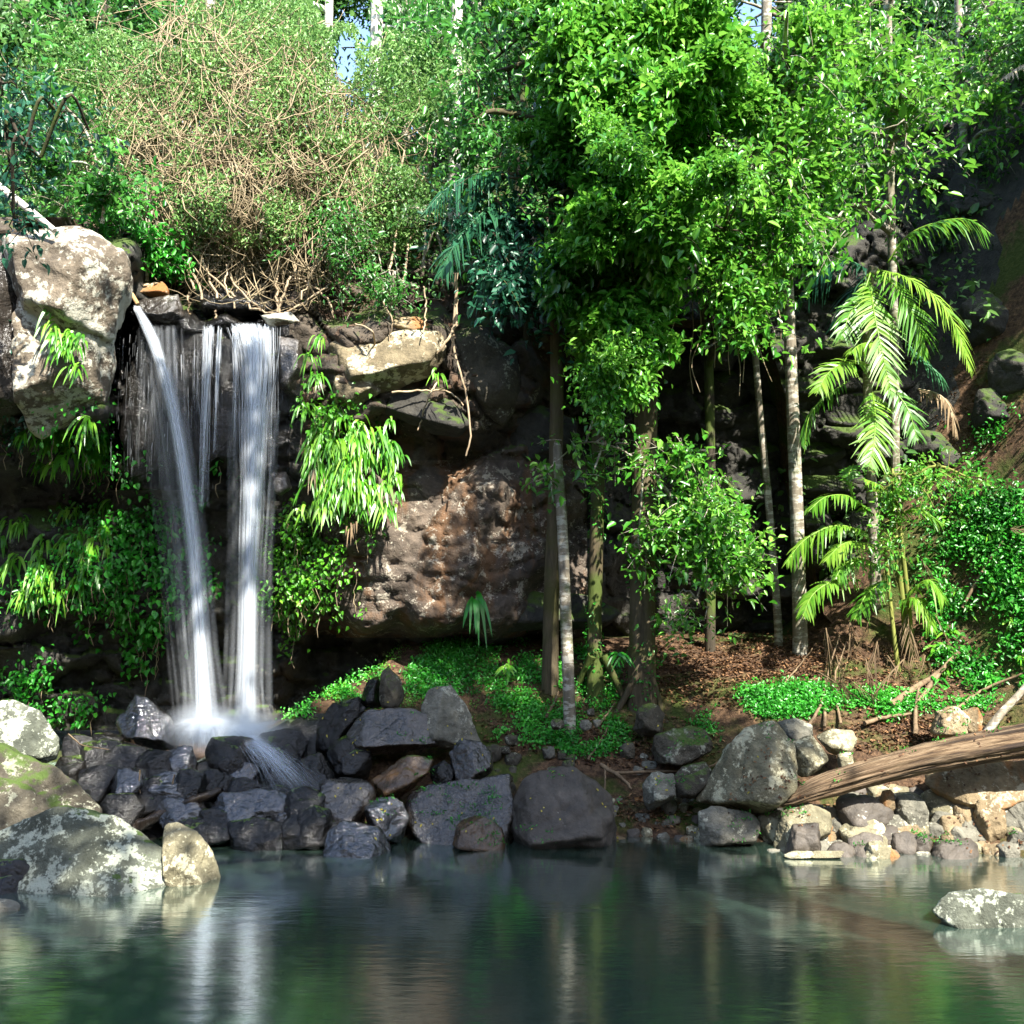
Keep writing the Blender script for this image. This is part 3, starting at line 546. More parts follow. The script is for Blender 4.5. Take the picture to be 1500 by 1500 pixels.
B = [  # outline, distance, material, label
 ([(-40, 1032), (0, 1026), (18, 1022), (59, 1044), (88, 1085), (84, 1112), (26, 1108), (-40, 1098)], 10.2, 'lichen_rock', 'grey lichened boulder behind the long dark-faced slab, under the ferny cave', 5),
 ([(-60, 1085), (0, 1090), (59, 1114), (117, 1149), (152, 1187), (120, 1215), (0, 1240), (-60, 1240)], 9.35, 'mossy_rock', 'long brown boulder with pale top rim behind the big lichened boulder', 5),
 ([(-30, 1222), (38, 1199), (117, 1181), (164, 1193), (205, 1217), (235, 1237), (278, 1267), (255, 1295), (164, 1312), (88, 1314), (40, 1290), (-30, 1262)], 8.55, 'lichen_rock', 'big pale grey lichen-speckled boulder lying in the pool', 5),
 ([(240, 1206), (258, 1200), (290, 1217), (318, 1258), (333, 1290), (290, 1300), (256, 1296), (238, 1250)], 8.6, 'pale_rock', 'pointed pale wedge of rock leaning against the big lichened boulder', 5),
 ([(-30, 1262), (30, 1258), (62, 1285), (72, 1310), (-30, 1314)], 8.3, 'wet_rock', 'black undercut rock beneath the big lichened boulder', 4),
 ([(-40, 1318), (8, 1314), (30, 1328), (28, 1338), (-40, 1340)], 7.75, 'grey_rock', 'low flat grey stone breaking the water before the big lichened boulder', 4),
 ([(202, 1013), (170, 1055), (180, 1075), (229, 1092), (268, 1090), (258, 1061), (232, 1035)], 10.9, 'wet_glint', 'pyramid shaped wet blue-grey rock beside the foot of the waterfall', 5),
 ([(473, 1233), (478, 1217), (499, 1201), (558, 1212), (585, 1247), (574, 1262), (499, 1262), (470, 1252)], 9.45, 'wet_glint', 'wet bluish rock standing alone in the pool before the cascade', 5),
 ([(467, 1165), (472, 1140), (500, 1132), (535, 1140), (553, 1165), (545, 1185), (520, 1222), (470, 1215)], 9.95, 'damp_shade_rock', 'smooth rounded grey rock at the foot of the cascade', 5),
 ([(375, 1120), (395, 1095), (425, 1090), (440, 1105), (440, 1140), (400, 1150)], 10.5, 'wet_rock', 'wet rock washed by the foot of the waterfall', 4),
 ([(438, 1108), (470, 1100), (488, 1135), (480, 1160), (440, 1150)], 10.3, 'wet_rock', 'dark wet rock between the cascade and the smooth rounded rock', 4),
 ([(460, 1100), (462, 1060), (485, 1030), (530, 1018), (540, 1035), (505, 1070), (490, 1105)], 10.9, 'wet_rock', 'black leaning rock under the mossy slope beside the falls', 4),
 ([(478, 1100), (500, 1068), (545, 1085), (548, 1110), (540, 1135), (490, 1140)], 10.5, 'wet_rock', 'black hollow rock below the glinting boulder', 4),
 ([(505, 1072), (537, 1038), (606, 1036), (640, 1050), (650, 1085), (600, 1096), (547, 1100), (512, 1090)], 10.6, 'damp_shade_rock', 'dark glinting boulder with a white sheen below the mossy slope', 5),
 ([(606, 1045), (630, 1007), (660, 1000), (688, 1040), (708, 1085), (690, 1095), (640, 1090)], 10.75, 'grey_rock', 'humped dark boulder with a pale lichen cap', 5),
 ([(553, 1030), (556, 990), (568, 975), (588, 995), (596, 1035)], 11.0, 'mossy_rock', 'small upright stone on the mossy slope', 4),
 ([(525, 1030), (535, 1000), (556, 985), (560, 1030)], 11.1, 'wet_rock', 'small dark stone leaning on the small upright stone', 3),
 ([(542, 1143), (598, 1103), (638, 1110), (630, 1132), (579, 1167), (560, 1178)], 10.15, 'brown_wet', 'flat tilted brown slab dotted with fallen leaves', 4),
 ([(657, 1103), (673, 1081), (705, 1085), (726, 1105), (723, 1127), (694, 1148), (667, 1143)], 10.3, 'damp_shade_rock', 'round dark boulder above the glinting low boulder', 5),
 ([(628, 1125), (650, 1112), (668, 1125), (668, 1148), (636, 1150)], 10.25, 'wet_rock', 'small wet stone under the round dark boulder', 4),
 ([(588, 1185), (600, 1161), (640, 1146), (710, 1138), (765, 1128), (775, 1180), (762, 1224), (640, 1230), (595, 1220)], 10.05, 'damp_shade_rock', 'broad glinting low boulder at the waterline', 5),
 ([(659, 1226), (673, 1193), (697, 1188), (737, 1212), (744, 1232), (700, 1234)], 9.6, 'brown_wet', 'brown wet rock in the shallows before the glinting low boulder', 4),
 ([(742, 1225), (745, 1188), (769, 1140), (791, 1127), (839, 1119), (862, 1145), (902, 1169), (907, 1201), (906, 1236), (807, 1240)], 9.85, 'plum_rock', 'large smooth dark grey boulder with a slanted pale patch at the waterline', 5),
 ([(940, 1150), (955, 1130), (993, 1134), (1000, 1165), (955, 1178), (944, 1170)], 10.1, 'grey_rock', 'grey block wedged beside the twiggy debris', 4),
 ([(983, 1140), (1000, 1122), (1044, 1113), (1050, 1140), (1020, 1165), (990, 1160)], 10.1, 'mossy_rock', 'mossy stone behind the huge pale boulder', 4),
 ([(948, 1092), (960, 1075), (1010, 1062), (1048, 1068), (1045, 1100), (1000, 1116), (955, 1110)], 10.7, 'mossy_rock', 'wide mossy stone on the leaf-littered bank', 4),
 ([(927, 1062), (935, 1035), (958, 1026), (974, 1045), (970, 1070), (940, 1072)], 11.0, 'mossy_rock', 'small mossy stone under the thick tree trunk', 4),
 ([(1018, 1165), (1060, 1095), (1095, 1062), (1135, 1053), (1162, 1082), (1170, 1130), (1155, 1165), (1125, 1188), (1080, 1175)], 9.95, 'pale_rock', 'huge pale sunlit boulder at the lower end of the fallen log', 5),
 ([(1157, 1084), (1190, 1074), (1217, 1113), (1182, 1136), (1167, 1124)], 10.0, 'pale_rock', 'pale angular block wedged behind the huge pale boulder', 4),
 ([(1135, 1056), (1165, 1050), (1190, 1062), (1192, 1084), (1150, 1086)], 10.4, 'grey_rock', 'grey stone topping the pale angular block', 4),
 ([(1022, 1188), (1040, 1180), (1100, 1188), (1116, 1205), (1112, 1226), (1026, 1224)], 9.7, 'grey_rock', 'flat topped dark-faced stone under the huge pale boulder', 4),
 ([(1194, 1079), (1220, 1066), (1249, 1069), (1259, 1084), (1244, 1102), (1215, 1097)], 10.3, 'pale_rock', 'rounded pale stone behind the fallen log', 4),
 ([(1225, 1104), (1248, 1100), (1252, 1116), (1228, 1120)], 10.1, 'pale_rock', 'small pale stone touching the upper side of the fallen log', 3),
 ([(1352, 1150), (1375, 1125), (1440, 1117), (1520, 1112), (1525, 1170), (1430, 1190), (1400, 1180)], 9.85, 'tan_rock', 'large brown-grey block under the fallen log', 5),
 ([(1222, 1205), (1226, 1170), (1250, 1160), (1310, 1165), (1310, 1200)], 9.75, 'plum_rock', 'shadowed stone in the hollow under the fallen log', 4),
 ([(1126, 1232), (1143, 1188), (1188, 1173), (1217, 1188), (1218, 1222), (1140, 1240)], 9.6, 'pale_rock', 'rounded cream boulder at the waterline beneath the lower log end', 5),
 ([(1143, 1246), (1161, 1207), (1204, 1203), (1202, 1246)], 9.35, 'plum_rock', 'dark plum stone set before the rounded cream boulder', 4),
 ([(1228, 1212), (1240, 1201), (1306, 1200), (1304, 1222), (1280, 1228), (1240, 1224)], 9.55, 'pale_rock', 'bright flat cream slab on the stony shore', 4),
 ([(1300, 1240), (1312, 1212), (1345, 1206), (1362, 1232), (1340, 1244)], 9.55, 'tan_rock', 'orange brown stone beside the bright flat cream slab', 4),
 ([(1258, 1252), (1272, 1234), (1290, 1230), (1306, 1246), (1290, 1257)], 9.25, 'pale_rock', 'bright white pointed stone at the water edge', 4),
 ([(1425, 1195), (1432, 1170), (1456, 1163), (1474, 1185), (1466, 1212), (1430, 1216)], 9.6, 'tan_rock', 'upright brown stone with a rust streak below the large brown-grey block', 4),
 ([(1468, 1175), (1500, 1163), (1525, 1180), (1525, 1212), (1480, 1212)], 9.65, 'grey_rock', 'grey block beside the rust streaked stone', 4),
 ([(1364, 1252), (1370, 1234), (1430, 1228), (1440, 1250), (1420, 1266), (1375, 1264)], 9.3, 'plum_rock', 'broad plum-grey stone at the water edge', 4),
 ([(1438, 1245), (1445, 1230), (1468, 1232), (1476, 1250), (1445, 1256)], 9.35, 'tan_rock', 'small tan stone next to the broad plum-grey stone', 3),
 ([(1474, 1236), (1490, 1216), (1525, 1214), (1530, 1244), (1480, 1248)], 9.4, 'grey_rock', 'plain grey stone above the small tan stone', 4),
 ([(1308, 1190), (1312, 1168), (1340, 1160), (1362, 1180), (1360, 1206), (1320, 1204)], 9.7, 'grey_rock', 'speckled grey block leaning under the middle of the log', 4),
 ([(1285, 1180), (1292, 1158), (1310, 1156), (1312, 1180), (1298, 1190)], 9.75, 'tan_rock', 'narrow tan stone next to the speckled grey block', 3),
 ([(1362, 1074), (1372, 1040), (1400, 1030), (1415, 1045), (1412, 1076)], 10.3, 'tan_rock', 'pinkish stone behind the upper side of the fallen log', 4),
 ([(1405, 1070), (1410, 1036), (1430, 1030), (1440, 1050), (1436, 1072)], 10.35, 'tan_rock', 'tan stone half hidden behind the pinkish stone', 4),
 ([(1352, 1345), (1392, 1303), (1440, 1300), (1530, 1315), (1560, 1400), (1500, 1400), (1440, 1380), (1390, 1362)], 7.45, 'lichen_rock', 'flat grey boulder lying alone in the pool', 5),
]
WATER_EDGE = 1200
for o_, Y, m, lab, s in B:
    yb = max(q[1] for q in o_)
    kw = dict(sink=0.16) if yb > WATER_EDGE else dict(sink=0.06)
    th = None
    if 'big pale grey' in lab: th = 1.15
    if 'flat grey boulder lying alone' in lab: th = 1.0; kw['top'] = 1.05
    if 'long brown' in lab: th = 0.9
    rock(o_, Y, m, lab, th, s, **kw)
# wet dark pile under the falls: look-alike stones
PILE = [(117, 1098, 190, 1117), (202, 1098, 254, 1138), (249, 1095, 286, 1132), (291, 1113, 327, 1133), (312, 1103, 360, 1125), (291, 1128, 325, 1162), (328, 1118, 378, 1142), (338, 1140, 380, 1172),
        (80, 1110, 125, 1150), (120, 1120, 170, 1165), (165, 1125, 215, 1175), (150, 1165, 205, 1205), (200, 1140, 260, 1180), (255, 1130, 300, 1180), (317, 1160, 380, 1202), (340, 1200, 405, 1238),
        (377, 1150, 427, 1184), (420, 1155, 472, 1204), (402, 1180, 440, 1208), (436, 1182, 484, 1234), (352, 1202, 434, 1240), (290, 1185, 345, 1225), (230, 1170, 300, 1205), (265, 1195, 320, 1232),
        (92, 1075, 140, 1102), (135, 1070, 180, 1100), (540, 1170, 595, 1215), (440, 1130, 475, 1165), (395, 1128, 440, 1160), (85, 1150, 130, 1185)]
_r = np.random.default_rng(12)
for _ in range(15):
    x_, y_, w_ = _r.uniform(80, 470), _r.uniform(1085, 1225), _r.uniform(34, 80)
    if y_ > 1150 and x_ < 190: continue
    PILE.append((x_ - w_ / 2, y_ - w_ * 0.27, x_ + w_ / 2, y_ + w_ * 0.3))
for q in PILE:
    q = ((q[0] + q[2]) / 2 - (q[2] - q[0]) * 0.66, (q[1] + q[3]) / 2 - (q[3] - q[1]) * 0.6, (q[0] + q[2]) / 2 + (q[2] - q[0]) * 0.66, (q[1] + q[3]) / 2 + (q[3] - q[1]) * 0.6)
    yb = q[3]; Yp = float(np.interp(yb, [1100, 1140, 1180, 1210, 1240], [10.75, 10.4, 10.05, 9.8, 9.62]))
    xm = (q[0] + q[2]) / 2
    if yb > 1200: lab, grp = 'black wet rock at the pool edge of the pile under the waterfall', 'wet rocks at the pool edge'
    elif xm < 200: lab, grp = 'black wet rock piled between the pyramid shaped rock and the long brown boulder', 'wet rocks by the pyramid rock'
    elif xm > 372: lab, grp = 'black wet rock splashed by the cascade beside the smooth rounded grey rock', 'wet rocks beside the cascade'
    else: lab, grp = 'black wet rock stacked straight below the mist of the falling streams', 'wet rocks below the mist'
    rock(q, Yp, 'wet_glint' if SEED[0] % 4 == 0 else 'wet_rock', lab, None, 4, group=grp, sink=0.12, k=60, cuts=7, rough=0.8)
SHORE = []
rs = np.random.default_rng(5)
for _ in range(190):
    x = rs.uniform(1120, 1500); y = rs.uniform(1150, 1262); w = rs.choice([16, 22, 30, 40, 55]) * rs.uniform(0.8, 1.2)
    if x < 1220 and y < 1190: continue
    SHORE.append((x, y, w))
for _ in range(34):
    SHORE.append((rs.uniform(890, 1030), rs.uniform(1170, 1235), rs.uniform(12, 32)))
for _ in range(22):
    SHORE.append((rs.uniform(720, 960), rs.uniform(1040, 1130), rs.uniform(12, 32)))
for x, y, w in SHORE:
    h = w * rs.uniform(0.5, 0.9)
    Yh, ok = ground_hit([x], [y + h * 0.4], 0.02)
    if not ok[0]: continue
    Yh = min(float(Yh[0]), 10.9)
    mt_ = str(rs.choice(['pale_rock', 'grey_rock', 'tan_rock', 'tan_rock', 'pale_rock', 'grey_rock', 'plum_rock'] if y > 1140 else ['mossy_rock', 'grey_rock'])); cn = dict(pale_rock='cream', grey_rock='grey', tan_rock='tan', plum_rock='dark brown-grey', mossy_rock='mossy')[mt_]
    if x > 1120: lab, grp = 'small %s stone %s the fallen log' % (cn, 'at the waterline below' if y > 1215 else 'piled close under'), 'small %s stones on the stony shore' % cn
    elif y > 1160: lab, grp = 'small %s stone at the waterline beside the large smooth boulder' % cn, 'small %s stones beside the dark boulder' % cn
    else: lab, grp = 'small %s stone among the groundcover under the tree trunks' % cn, 'small %s stones on the mossy bank' % cn
    rock((x - w / 2, y - h / 2, x + w / 2, y + h / 2), Yh + 0.05, mt_, lab, None, 3, name='stone', group=grp, sink=0.05)
rock([(1146, 1252), (1160, 1246), (1250, 1246), (1248, 1256), (1150, 1258)], 9.2, 'pale_rock', 'thin flat cream stone lying at the waterline', 0.4, 4, name='stone')

# ------------------------------------------------------------------ the fallen log
def log():
    t = thing('fallen_log', 'weathered split brown log lying across the stony shore', 'log', P(1150, 1168, 9.65).tolist())
    a = Acc(); n, s = 90, 64
    c = spline(np.concatenate([P([1140, 1200, 1290, 1380, 1480, 1600], [1178, 1155, 1128, 1106, 1088, 1070], [9.62, 9.6, 9.55, 9.5, 9.45, 9.4])]), n)
    rr = np.interp(np.linspace(0, 1, n), [0, 0.06, 0.25, 0.6, 1], [0.02, 0.07, 0.12, 0.15, 0.165])
    T = nrm(np.gradient(c, axis=0)); A = nrm(np.cross(T, np.broadcast_to([0, 0, 1.0], T.shape))); Bv = np.cross(A, T)
    th = np.arange(s) / s * 2 * np.pi
    k = np.stack([np.broadcast_to(np.cos(th) * 2.2, (n, s)), np.broadcast_to(np.sin(th) * 2.2, (n, s)), np.broadcast_to((np.arange(n) * 0.05)[:, None], (n, s))], -1)
    R = rr[:, None] * (1 + 0.20 * fbm(k, 4, 77) + 0.13 * fbm(k * np.array([3, 3, 0.8]), 3, 78) - 0.34 * np.clip(fbm(k * np.array([4, 4, 0.6]), 2, 79), 0, 1) + 0.06 * fbm(k * np.array([3, 3, 6.0]), 3, 80))
    V = c[:, None] + R[..., None] * (A[:, None] * np.cos(th)[:, None] + Bv[:, None] * np.sin(th)[:, None])
    idx = np.arange(n * s).reshape(n, s); nx = np.roll(idx, -1, 1)
    F4 = np.stack([idx[:-1], idx[1:], nx[1:], nx[:-1]], -1).reshape(-1, 4)
    L = np.broadcast_to((np.arange(n) / n * 3.2)[:, None], (n, s)); uvv = np.stack([np.broadcast_to(np.abs(th / np.pi - 1), (n, s)), L], -1)
    a.add(V, F4, None, 0.5, uvv); a.obj('trunk', MAT['log_wood'], t)
    b = Acc(); br = spline(P([1445, 1462, 1490, 1520], [1075, 1050, 1020, 985], [9.5, 9.5, 9.6, 9.7]), 10); tubes(b, br, np.linspace(0.045, 0.03, 10), 7); b.obj('branch_stub', MAT['bark_grey'], t)
log()

# ------------------------------------------------------------------ the waterfall
fall = thing('waterfall', 'white veil of water falling in two streams over the cliff lip', 'waterfall', P(330, 1075, 11.1).tolist())
def strands(a, X0, ycurve, xcurve, wcurve, ycoord, dcurve, n, rpx, tint, jit=0.0, m=26, fade=0.6):
    u = np.clip(rng.normal(0, 0.42, n), -1.1, 1.1)
    ys_ = np.linspace(ycoord[0], ycoord[-1], m)
    xc = np.interp(ys_, ycoord, xcurve); wc = np.interp(ys_, ycoord, wcurve); dc = np.interp(ys_, ycoord, dcurve)
    dv = rng.normal(0, 1, n)
    px = xc + wc * u[:, None] + jit * noise(np.stack([np.broadcast_to(u[:, None] * 40, (n, m)), np.broadcast_to(ys_ / 130, (n, m)), np.zeros((n, m))], -1), 4)
    py = ys_ + rng.uniform(-4, 4, (n, 1)); D = dc + 0.035 * dv[:, None]
    R = rpx / F * 11.2 * rng.uniform(0.5, 1.5, (n, 1)) * np.ones(m); 
    br = noise(np.stack([np.broadcast_to(u[:, None] * 23 + dv[:, None], (n, m)), np.broadcast_to(ys_ / 90, (n, m)) + dv[:, None] * 9, np.zeros((n, m))], -1), 14)
    tubes(a, P(px, py, D), R, 3, np.clip(tint * (0.45 + 1.2 * rng.uniform(0, 1, (n, 1)) ** 2) * (1 + 0.7 * br) * np.linspace(1.15, fade, m)[None], 0, 2.5), cap=False)
Yl = [452, 470, 500, 540, 610, 690, 780, 870, 960, 1065]; Xl = [200, 210, 224, 237, 254, 268, 280, 288, 294, 300]; Wl = [4, 7, 8, 7, 6.5, 6.5, 7, 8, 9, 13]; Dl = [11.45, 11.38, 11.3, 11.25, 11.2, 11.15, 11.12, 11.1, 11.08, 11.05]
a = Acc(); strands(a, None, None, Xl, Wl, Yl, Dl, 210, 0.42, 0.30, 2)
a.obj('water_stream', MAT['fall_strand'], fall)
a = Acc(); strands(a, None, None, Xl, [q * 1.0 for q in Wl], Yl, Dl, 40, 2.2, 0.42, 1, fade=0.8); strands(a, None, None, Xl[3:], [q * 2.4 for q in Wl[3:]], Yl[3:], Dl[3:], 50, 4.0, 0.12, 1, fade=1.3); a.obj('spray_veil', MAT['fall_soft'], fall)
Yr = [477, 490, 530, 600, 700, 800, 900, 1000, 1075]; Xr = [368, 371, 374, 373, 370, 366, 363, 361, 360]; Wr = [36, 33, 27, 21, 15, 13, 12, 13, 18]; Dr = [11.5, 11.4, 11.3, 11.22, 11.18, 11.15, 11.12, 11.1, 11.08]
a = Acc(); strands(a, None, None, Xr, Wr, Yr, Dr, 230, 0.4, 0.24, 4, fade=0.35); strands(a, None, None, [356] + Xr[1:], [q * 0.45 for q in Wr], Yr, Dr, 80, 0.45, 0.42, 4, fade=0.4)
for x0, w0, y1 in ((398, 8, 690), (345, 6, 640), (385, 8, 760)): strands(a, None, None, [x0, x0 + 1, x0 - 2], [w0, w0, w0], [480, 540, y1], [11.45, 11.36, 11.25], 22, 0.4, 0.45, 3, fade=0.15)
a.obj('water_stream', MAT['fall_strand'], fall)
a = Acc(); strands(a, None, None, Xr, [q * 0.9 for q in Wr], Yr, Dr, 40, 2.6, 0.24, 1, fade=0.9); strands(a, None, None, Xr[3:], [q * 1.7 for q in Wr[3:]], Yr[3:], Dr[3:], 60, 4.2, 0.12, 1, fade=1.4); a.obj('spray_veil', MAT['fall_soft'], fall)
a = Acc(); strands(a, None, None, [232, 236, 262, 285], [40, 42, 40, 40], [480, 600, 800, 1060], [11.42, 11.36, 11.3, 11.2], 60, 3.0, 0.09, 2, fade=0.9); strands(a, None, None, [372, 366, 362], [44, 40, 44], [600, 800, 1065], [11.3, 11.25, 11.15], 40, 4.0, 0.08, 2, fade=1.2); a.obj('spray_veil', MAT['fall_soft'], fall)
a = Acc(); strands(a, None, None, [306, 303, 300, 297], [9, 8, 7, 7], [479, 540, 640, 740], [11.42, 11.36, 11.34, 11.3], 60, 0.42, 0.42, 4, fade=0.2); strands(a, None, None, [322, 318, 314], [5, 4, 4], [481, 560, 660], [11.42, 11.36, 11.34], 20, 0.4, 0.45, 3, fade=0.2)
a.obj('water_stream', MAT['fall_strand'], fall)
a = Acc()
for _ in range(330):
    x0 = random.gauss(222, 26); y0 = random.uniform(478, 690); ln = random.choice((8, 12, 16, 25, 45, 80)) * random.uniform(0.7, 1.3)
    if x0 > 200 + (y0 - 450) * 0.26 + 30: continue
    strands(a, None, None, [x0, x0 - 1], [0.5, 0.5], [y0, min(y0 + ln, 712)], [11.45, 11.43], 1, random.uniform(0.15, 0.4), 0.45, 3, m=6)
for _ in range(60):
    x0 = random.gauss(290, 16); y0 = random.uniform(482, 600); strands(a, None, None, [x0, x0], [0.5, 0.5], [y0, y0 + random.uniform(20, 80)], [11.46, 11.42], 1, 0.5, 0.4, 3, m=8)
tag(a.obj('drip_curtain', MAT['fall_drip'], fall), kind='stuff')
# cascade spreading over the rocks at the foot
a = Acc()
for x0, y0, n in ((299, 1056, 200), (358, 1064, 260)):
    t_ = np.linspace(0, 1, 9); ex = rng.normal(0, 26, (n, 1)) + 8; ey = rng.uniform(10, 62, (n, 1)) - np.abs(ex) * 0.3
    px = x0 + rng.normal(0, 8, (n, 1)) + ex * t_ ** 0.8; py = y0 + ey * t_ ** 1.4 - 5 * np.sin(t_ * np.pi) * rng.uniform(0, 1, (n, 1))
    D = 11.05 + (np.interp(y0 + ey, [1060, 1140], [10.95, 10.3]) - 11.05) * t_
    tubes(a, P(px, py, D), np.full((n, 9), 0.010) * rng.uniform(0.3, 2.0, (n, 1)) * np.array([1, 1, 1, 1, 0.9, 0.8, 0.6, 0.4, 0.1]), 3, 0.9 * rng.uniform(0.2, 1.2, (n, 1)) * np.linspace(1, 0.1, 9), cap=False)
pts = spline(P([352, 385, 410, 430, 445], [1072, 1100, 1124, 1148, 1166], [10.85, 10.3, 10.1, 9.95, 9.9]), 14)
tubes(a, pts[None] + (rng.normal(0, 1, (260, 1, 3)) * np.linspace(0.05, 0.17, 14)[None, :, None]) * np.array([1, 0.5, 0.3]) + rng.normal(0, 0.006, (260, 14, 3)), rng.uniform(0.003, 0.013, (260, 1)) * np.linspace(1, 0.3, 14), 3, 0.45 * np.linspace(1, 0.15, 14)[None] * rng.uniform(0.3, 1.2, (260, 1)), cap=False)
a.obj('cascade', MAT['fall_soft'], fall)
m, nt, b = nodes('mist_volume'); out = nt.nodes['Material Output']; nt.nodes.remove(b)
tc = nt.nodes.new('ShaderNodeTexCoord'); gr = N_(nt, 'TexGradient', gradient_type='SPHERICAL'); lk(nt, tc.outputs['Object'], gr.inputs[0])
pv = N_(nt, 'VolumePrincipled', Color=(0.9, 0.95, 1, 1), Anisotropy=0.2); lk(nt, mth(nt, 'MULTIPLY', mth(nt, 'POWER', gr.outputs[0], 1.2), 4.5), pv.inputs['Density']); lk(nt, pv.outputs[0], out.inputs['Volume'])
V_, F_ = ICO[3]
for px, py, Y, s in ((295, 1068, 10.85, (0.5, 0.3, 0.34)), (358, 1078, 10.75, (0.6, 0.35, 0.36))):
    o = put('mist', mesh_np('mist', V_, [F_]), MAT['mist_volume'], fall); o.location = Vector(P(px, py, Y)) - fall.location; o.scale = s

# ------------------------------------------------------------------ plants: general builders
SUNV = np.array(SUN)
HOLES = [(504, 85, 13, 34), (545, 45, 16, 18), (482, 20, 8, 16), (1088, 30, 28, 20), (1132, 10, 14, 12), (135, 40, 6, 6)]
def crown_leaves(acc, blobs, per, L, gap=0.0, droop=0.25, seed=1, k=14, spread=0.16, up=0.7, tw=None):
    """leafy sprays through the volume of each blob: (px, py, Y, rx px, ry px, rY m, amount)"""
    cl = []
    for (px, py, Y, rx, ry, rY, n) in blobs:
        c = P(px, py, Y); R = np.array([rx / F * Y, rY, ry / F * Y]); n = max(3, int(n * per * 0.42)); got = []
        for _ in range(2):
            d = rand_dir(n * 2); q = d * np.minimum(np.abs(rng.normal(0, 0.62, (n * 2, 1))) + 0.12, 1.7); p = c + q * R * (1 + 0.5 * noise(d * 2.2 + seed, seed)[:, None])
            keep = fbm(p * 1.6, 3, seed + 3) > gap - 0.10 + rng.uniform(-0.08, 0.08, n * 2); got.append(np.concatenate([p, q], 1)[keep])
            if sum(map(len, got)) >= n: break
        g_ = np.concatenate(got)[:n]; hx = CX + g_[:, 0] / g_[:, 1] * F; hy = HZ - (g_[:, 2] - CAMZ) / g_[:, 1] * F; ok = np.ones(len(g_), bool)
        mg = 9 + spread * 1.1 / Y * F
        for a_, b_, c_, d_ in HOLES: ok &= ((hx - a_) / (c_ + mg)) ** 2 + ((hy - b_) / (d_ + mg)) ** 2 > 1
        cl.append(g_[ok])
    C = np.concatenate(cl); n = len(C); ln = spread * 3.6 * rng.uniform(0.6, 1.3, n)[:, None]
    d0 = nrm(C[:, 3:] * 0.9 + rand_dir(n) * 0.7 + np.array([0.1, -0.35, 0.1])); s0 = C[:, :3] - d0 * ln * 0.45
    L = L * 1.12; kk = int(k * 1.9); nl = n * kk; u = rng.uniform(0.12, 1.0, nl); ix = np.repeat(np.arange(n), kk)
    dr = (droop * rng.uniform(0.6, 1.8, n))[ix]
    base = s0[ix] + d0[ix] * ln[ix] * u[:, None] - np.array([0, 0, 1.0]) * (dr * u ** 2)[:, None] * ln[ix] + rng.normal(0, 1, (nl, 3)) * np.array([0.24, 0.24, 0.16]) * ln[ix] * (0.4 + 0.6 * np.sin(u * np.pi))[:, None]
    D = d0[ix] * 0.5 + rand_dir(nl) * 0.8 + np.array([0, -0.1, -0.25])
    Nn = np.array([0, 0, up * 0.6]) + SUNV * 0.75 + rand_dir(nl) * 0.6
    L_ = L * rng.uniform(0.5, 1.25, nl) * rng.uniform(0.6, 1.35, n)[ix]
    leaves(acc, base, D, Nn, L_, L_ * rng.uniform(0.36, 0.62, nl), np.clip(0.5 + rng.normal(0, 0.24, n)[ix] + rng.normal(0, 0.19, nl), 0, 1))
    if tw is not None:
        t_ = np.linspace(0, 1, 5)[None, :, None]; p = s0[:, None] + d0[:, None] * ln[:, None] * t_ - np.array([0, 0, 1.0]) * droop * ln[:, None] * t_ ** 2
        tubes(tw, p, np.linspace(0.006, 0.002, 5), 3, cap=False)
    return s0
def twigs(acc, root, cc, share, r=0.012):
    """branches from a limb point to leaf clumps"""
    if not len(cc): return
    s = cc[rng.uniform(size=len(cc)) < share]
    if not len(s): return
    n = len(s); t_ = np.linspace(0, 1, 7)[None, :, None]
    rt = np.asarray(root)
    rt = rt[np.argmin(((s[:, None] - rt[None]) ** 2).sum(-1), 1)] if rt.ndim == 2 else np.broadcast_to(rt, s.shape)
    md = (rt + s) / 2 + rng.normal(0, 0.12, (n, 3)) + np.array([0, 0, 0.12])
    p = (1 - t_) ** 2 * rt[:, None] + 2 * t_ * (1 - t_) * md[:, None] + t_ ** 2 * s[:, None]
    p = p + rng.normal(0, 0.015, p.shape)
    tubes(acc, p, np.linspace(1.0, 0.25, 7)[None] * r * rng.uniform(0.7, 1.6, (n, 1)), 4)
def trunk_mesh(acc, pts, r0, r1, n=26, sides=12, wob=0.06, flare=0.0, seed=0):
    c = spline(pts, n); t_ = np.linspace(0, 1, n); rr = r0 + (r1 - r0) * t_
    rr = rr * (1 + flare * np.exp(-t_ * 16))
    T = nrm(np.gradient(c, axis=0)); A = nrm(np.cross(T, np.broadcast_to([0, 1.0, 0.0], T.shape))); Bv = np.cross(T, A); th = np.arange(sides) / sides * 2 * np.pi
    k = np.stack(np.broadcast_arrays(np.cos(th)[None] * 1.4, np.sin(th)[None] * 1.4, (t_ * 9)[:, None]), -1)
    R = rr[:, None] * (1 + wob * fbm(k + seed, 3, seed) + flare * 0.5 * np.exp(-t_ * 18)[:, None] * np.cos(th * 4 + seed)[None] ** 2)
    V = c[:, None] + R[..., None] * (A[:, None] * np.cos(th)[:, None] + Bv[:, None] * np.sin(th)[:, None])
    idx = np.arange(n * sides).reshape(n, sides); nx = np.roll(idx, -1, 1)
    acc.add(V, np.stack([idx[:-1], idx[1:], nx[1:], nx[:-1]], -1).reshape(-1, 4)[:, ::-1], None, 0.5)
    return c
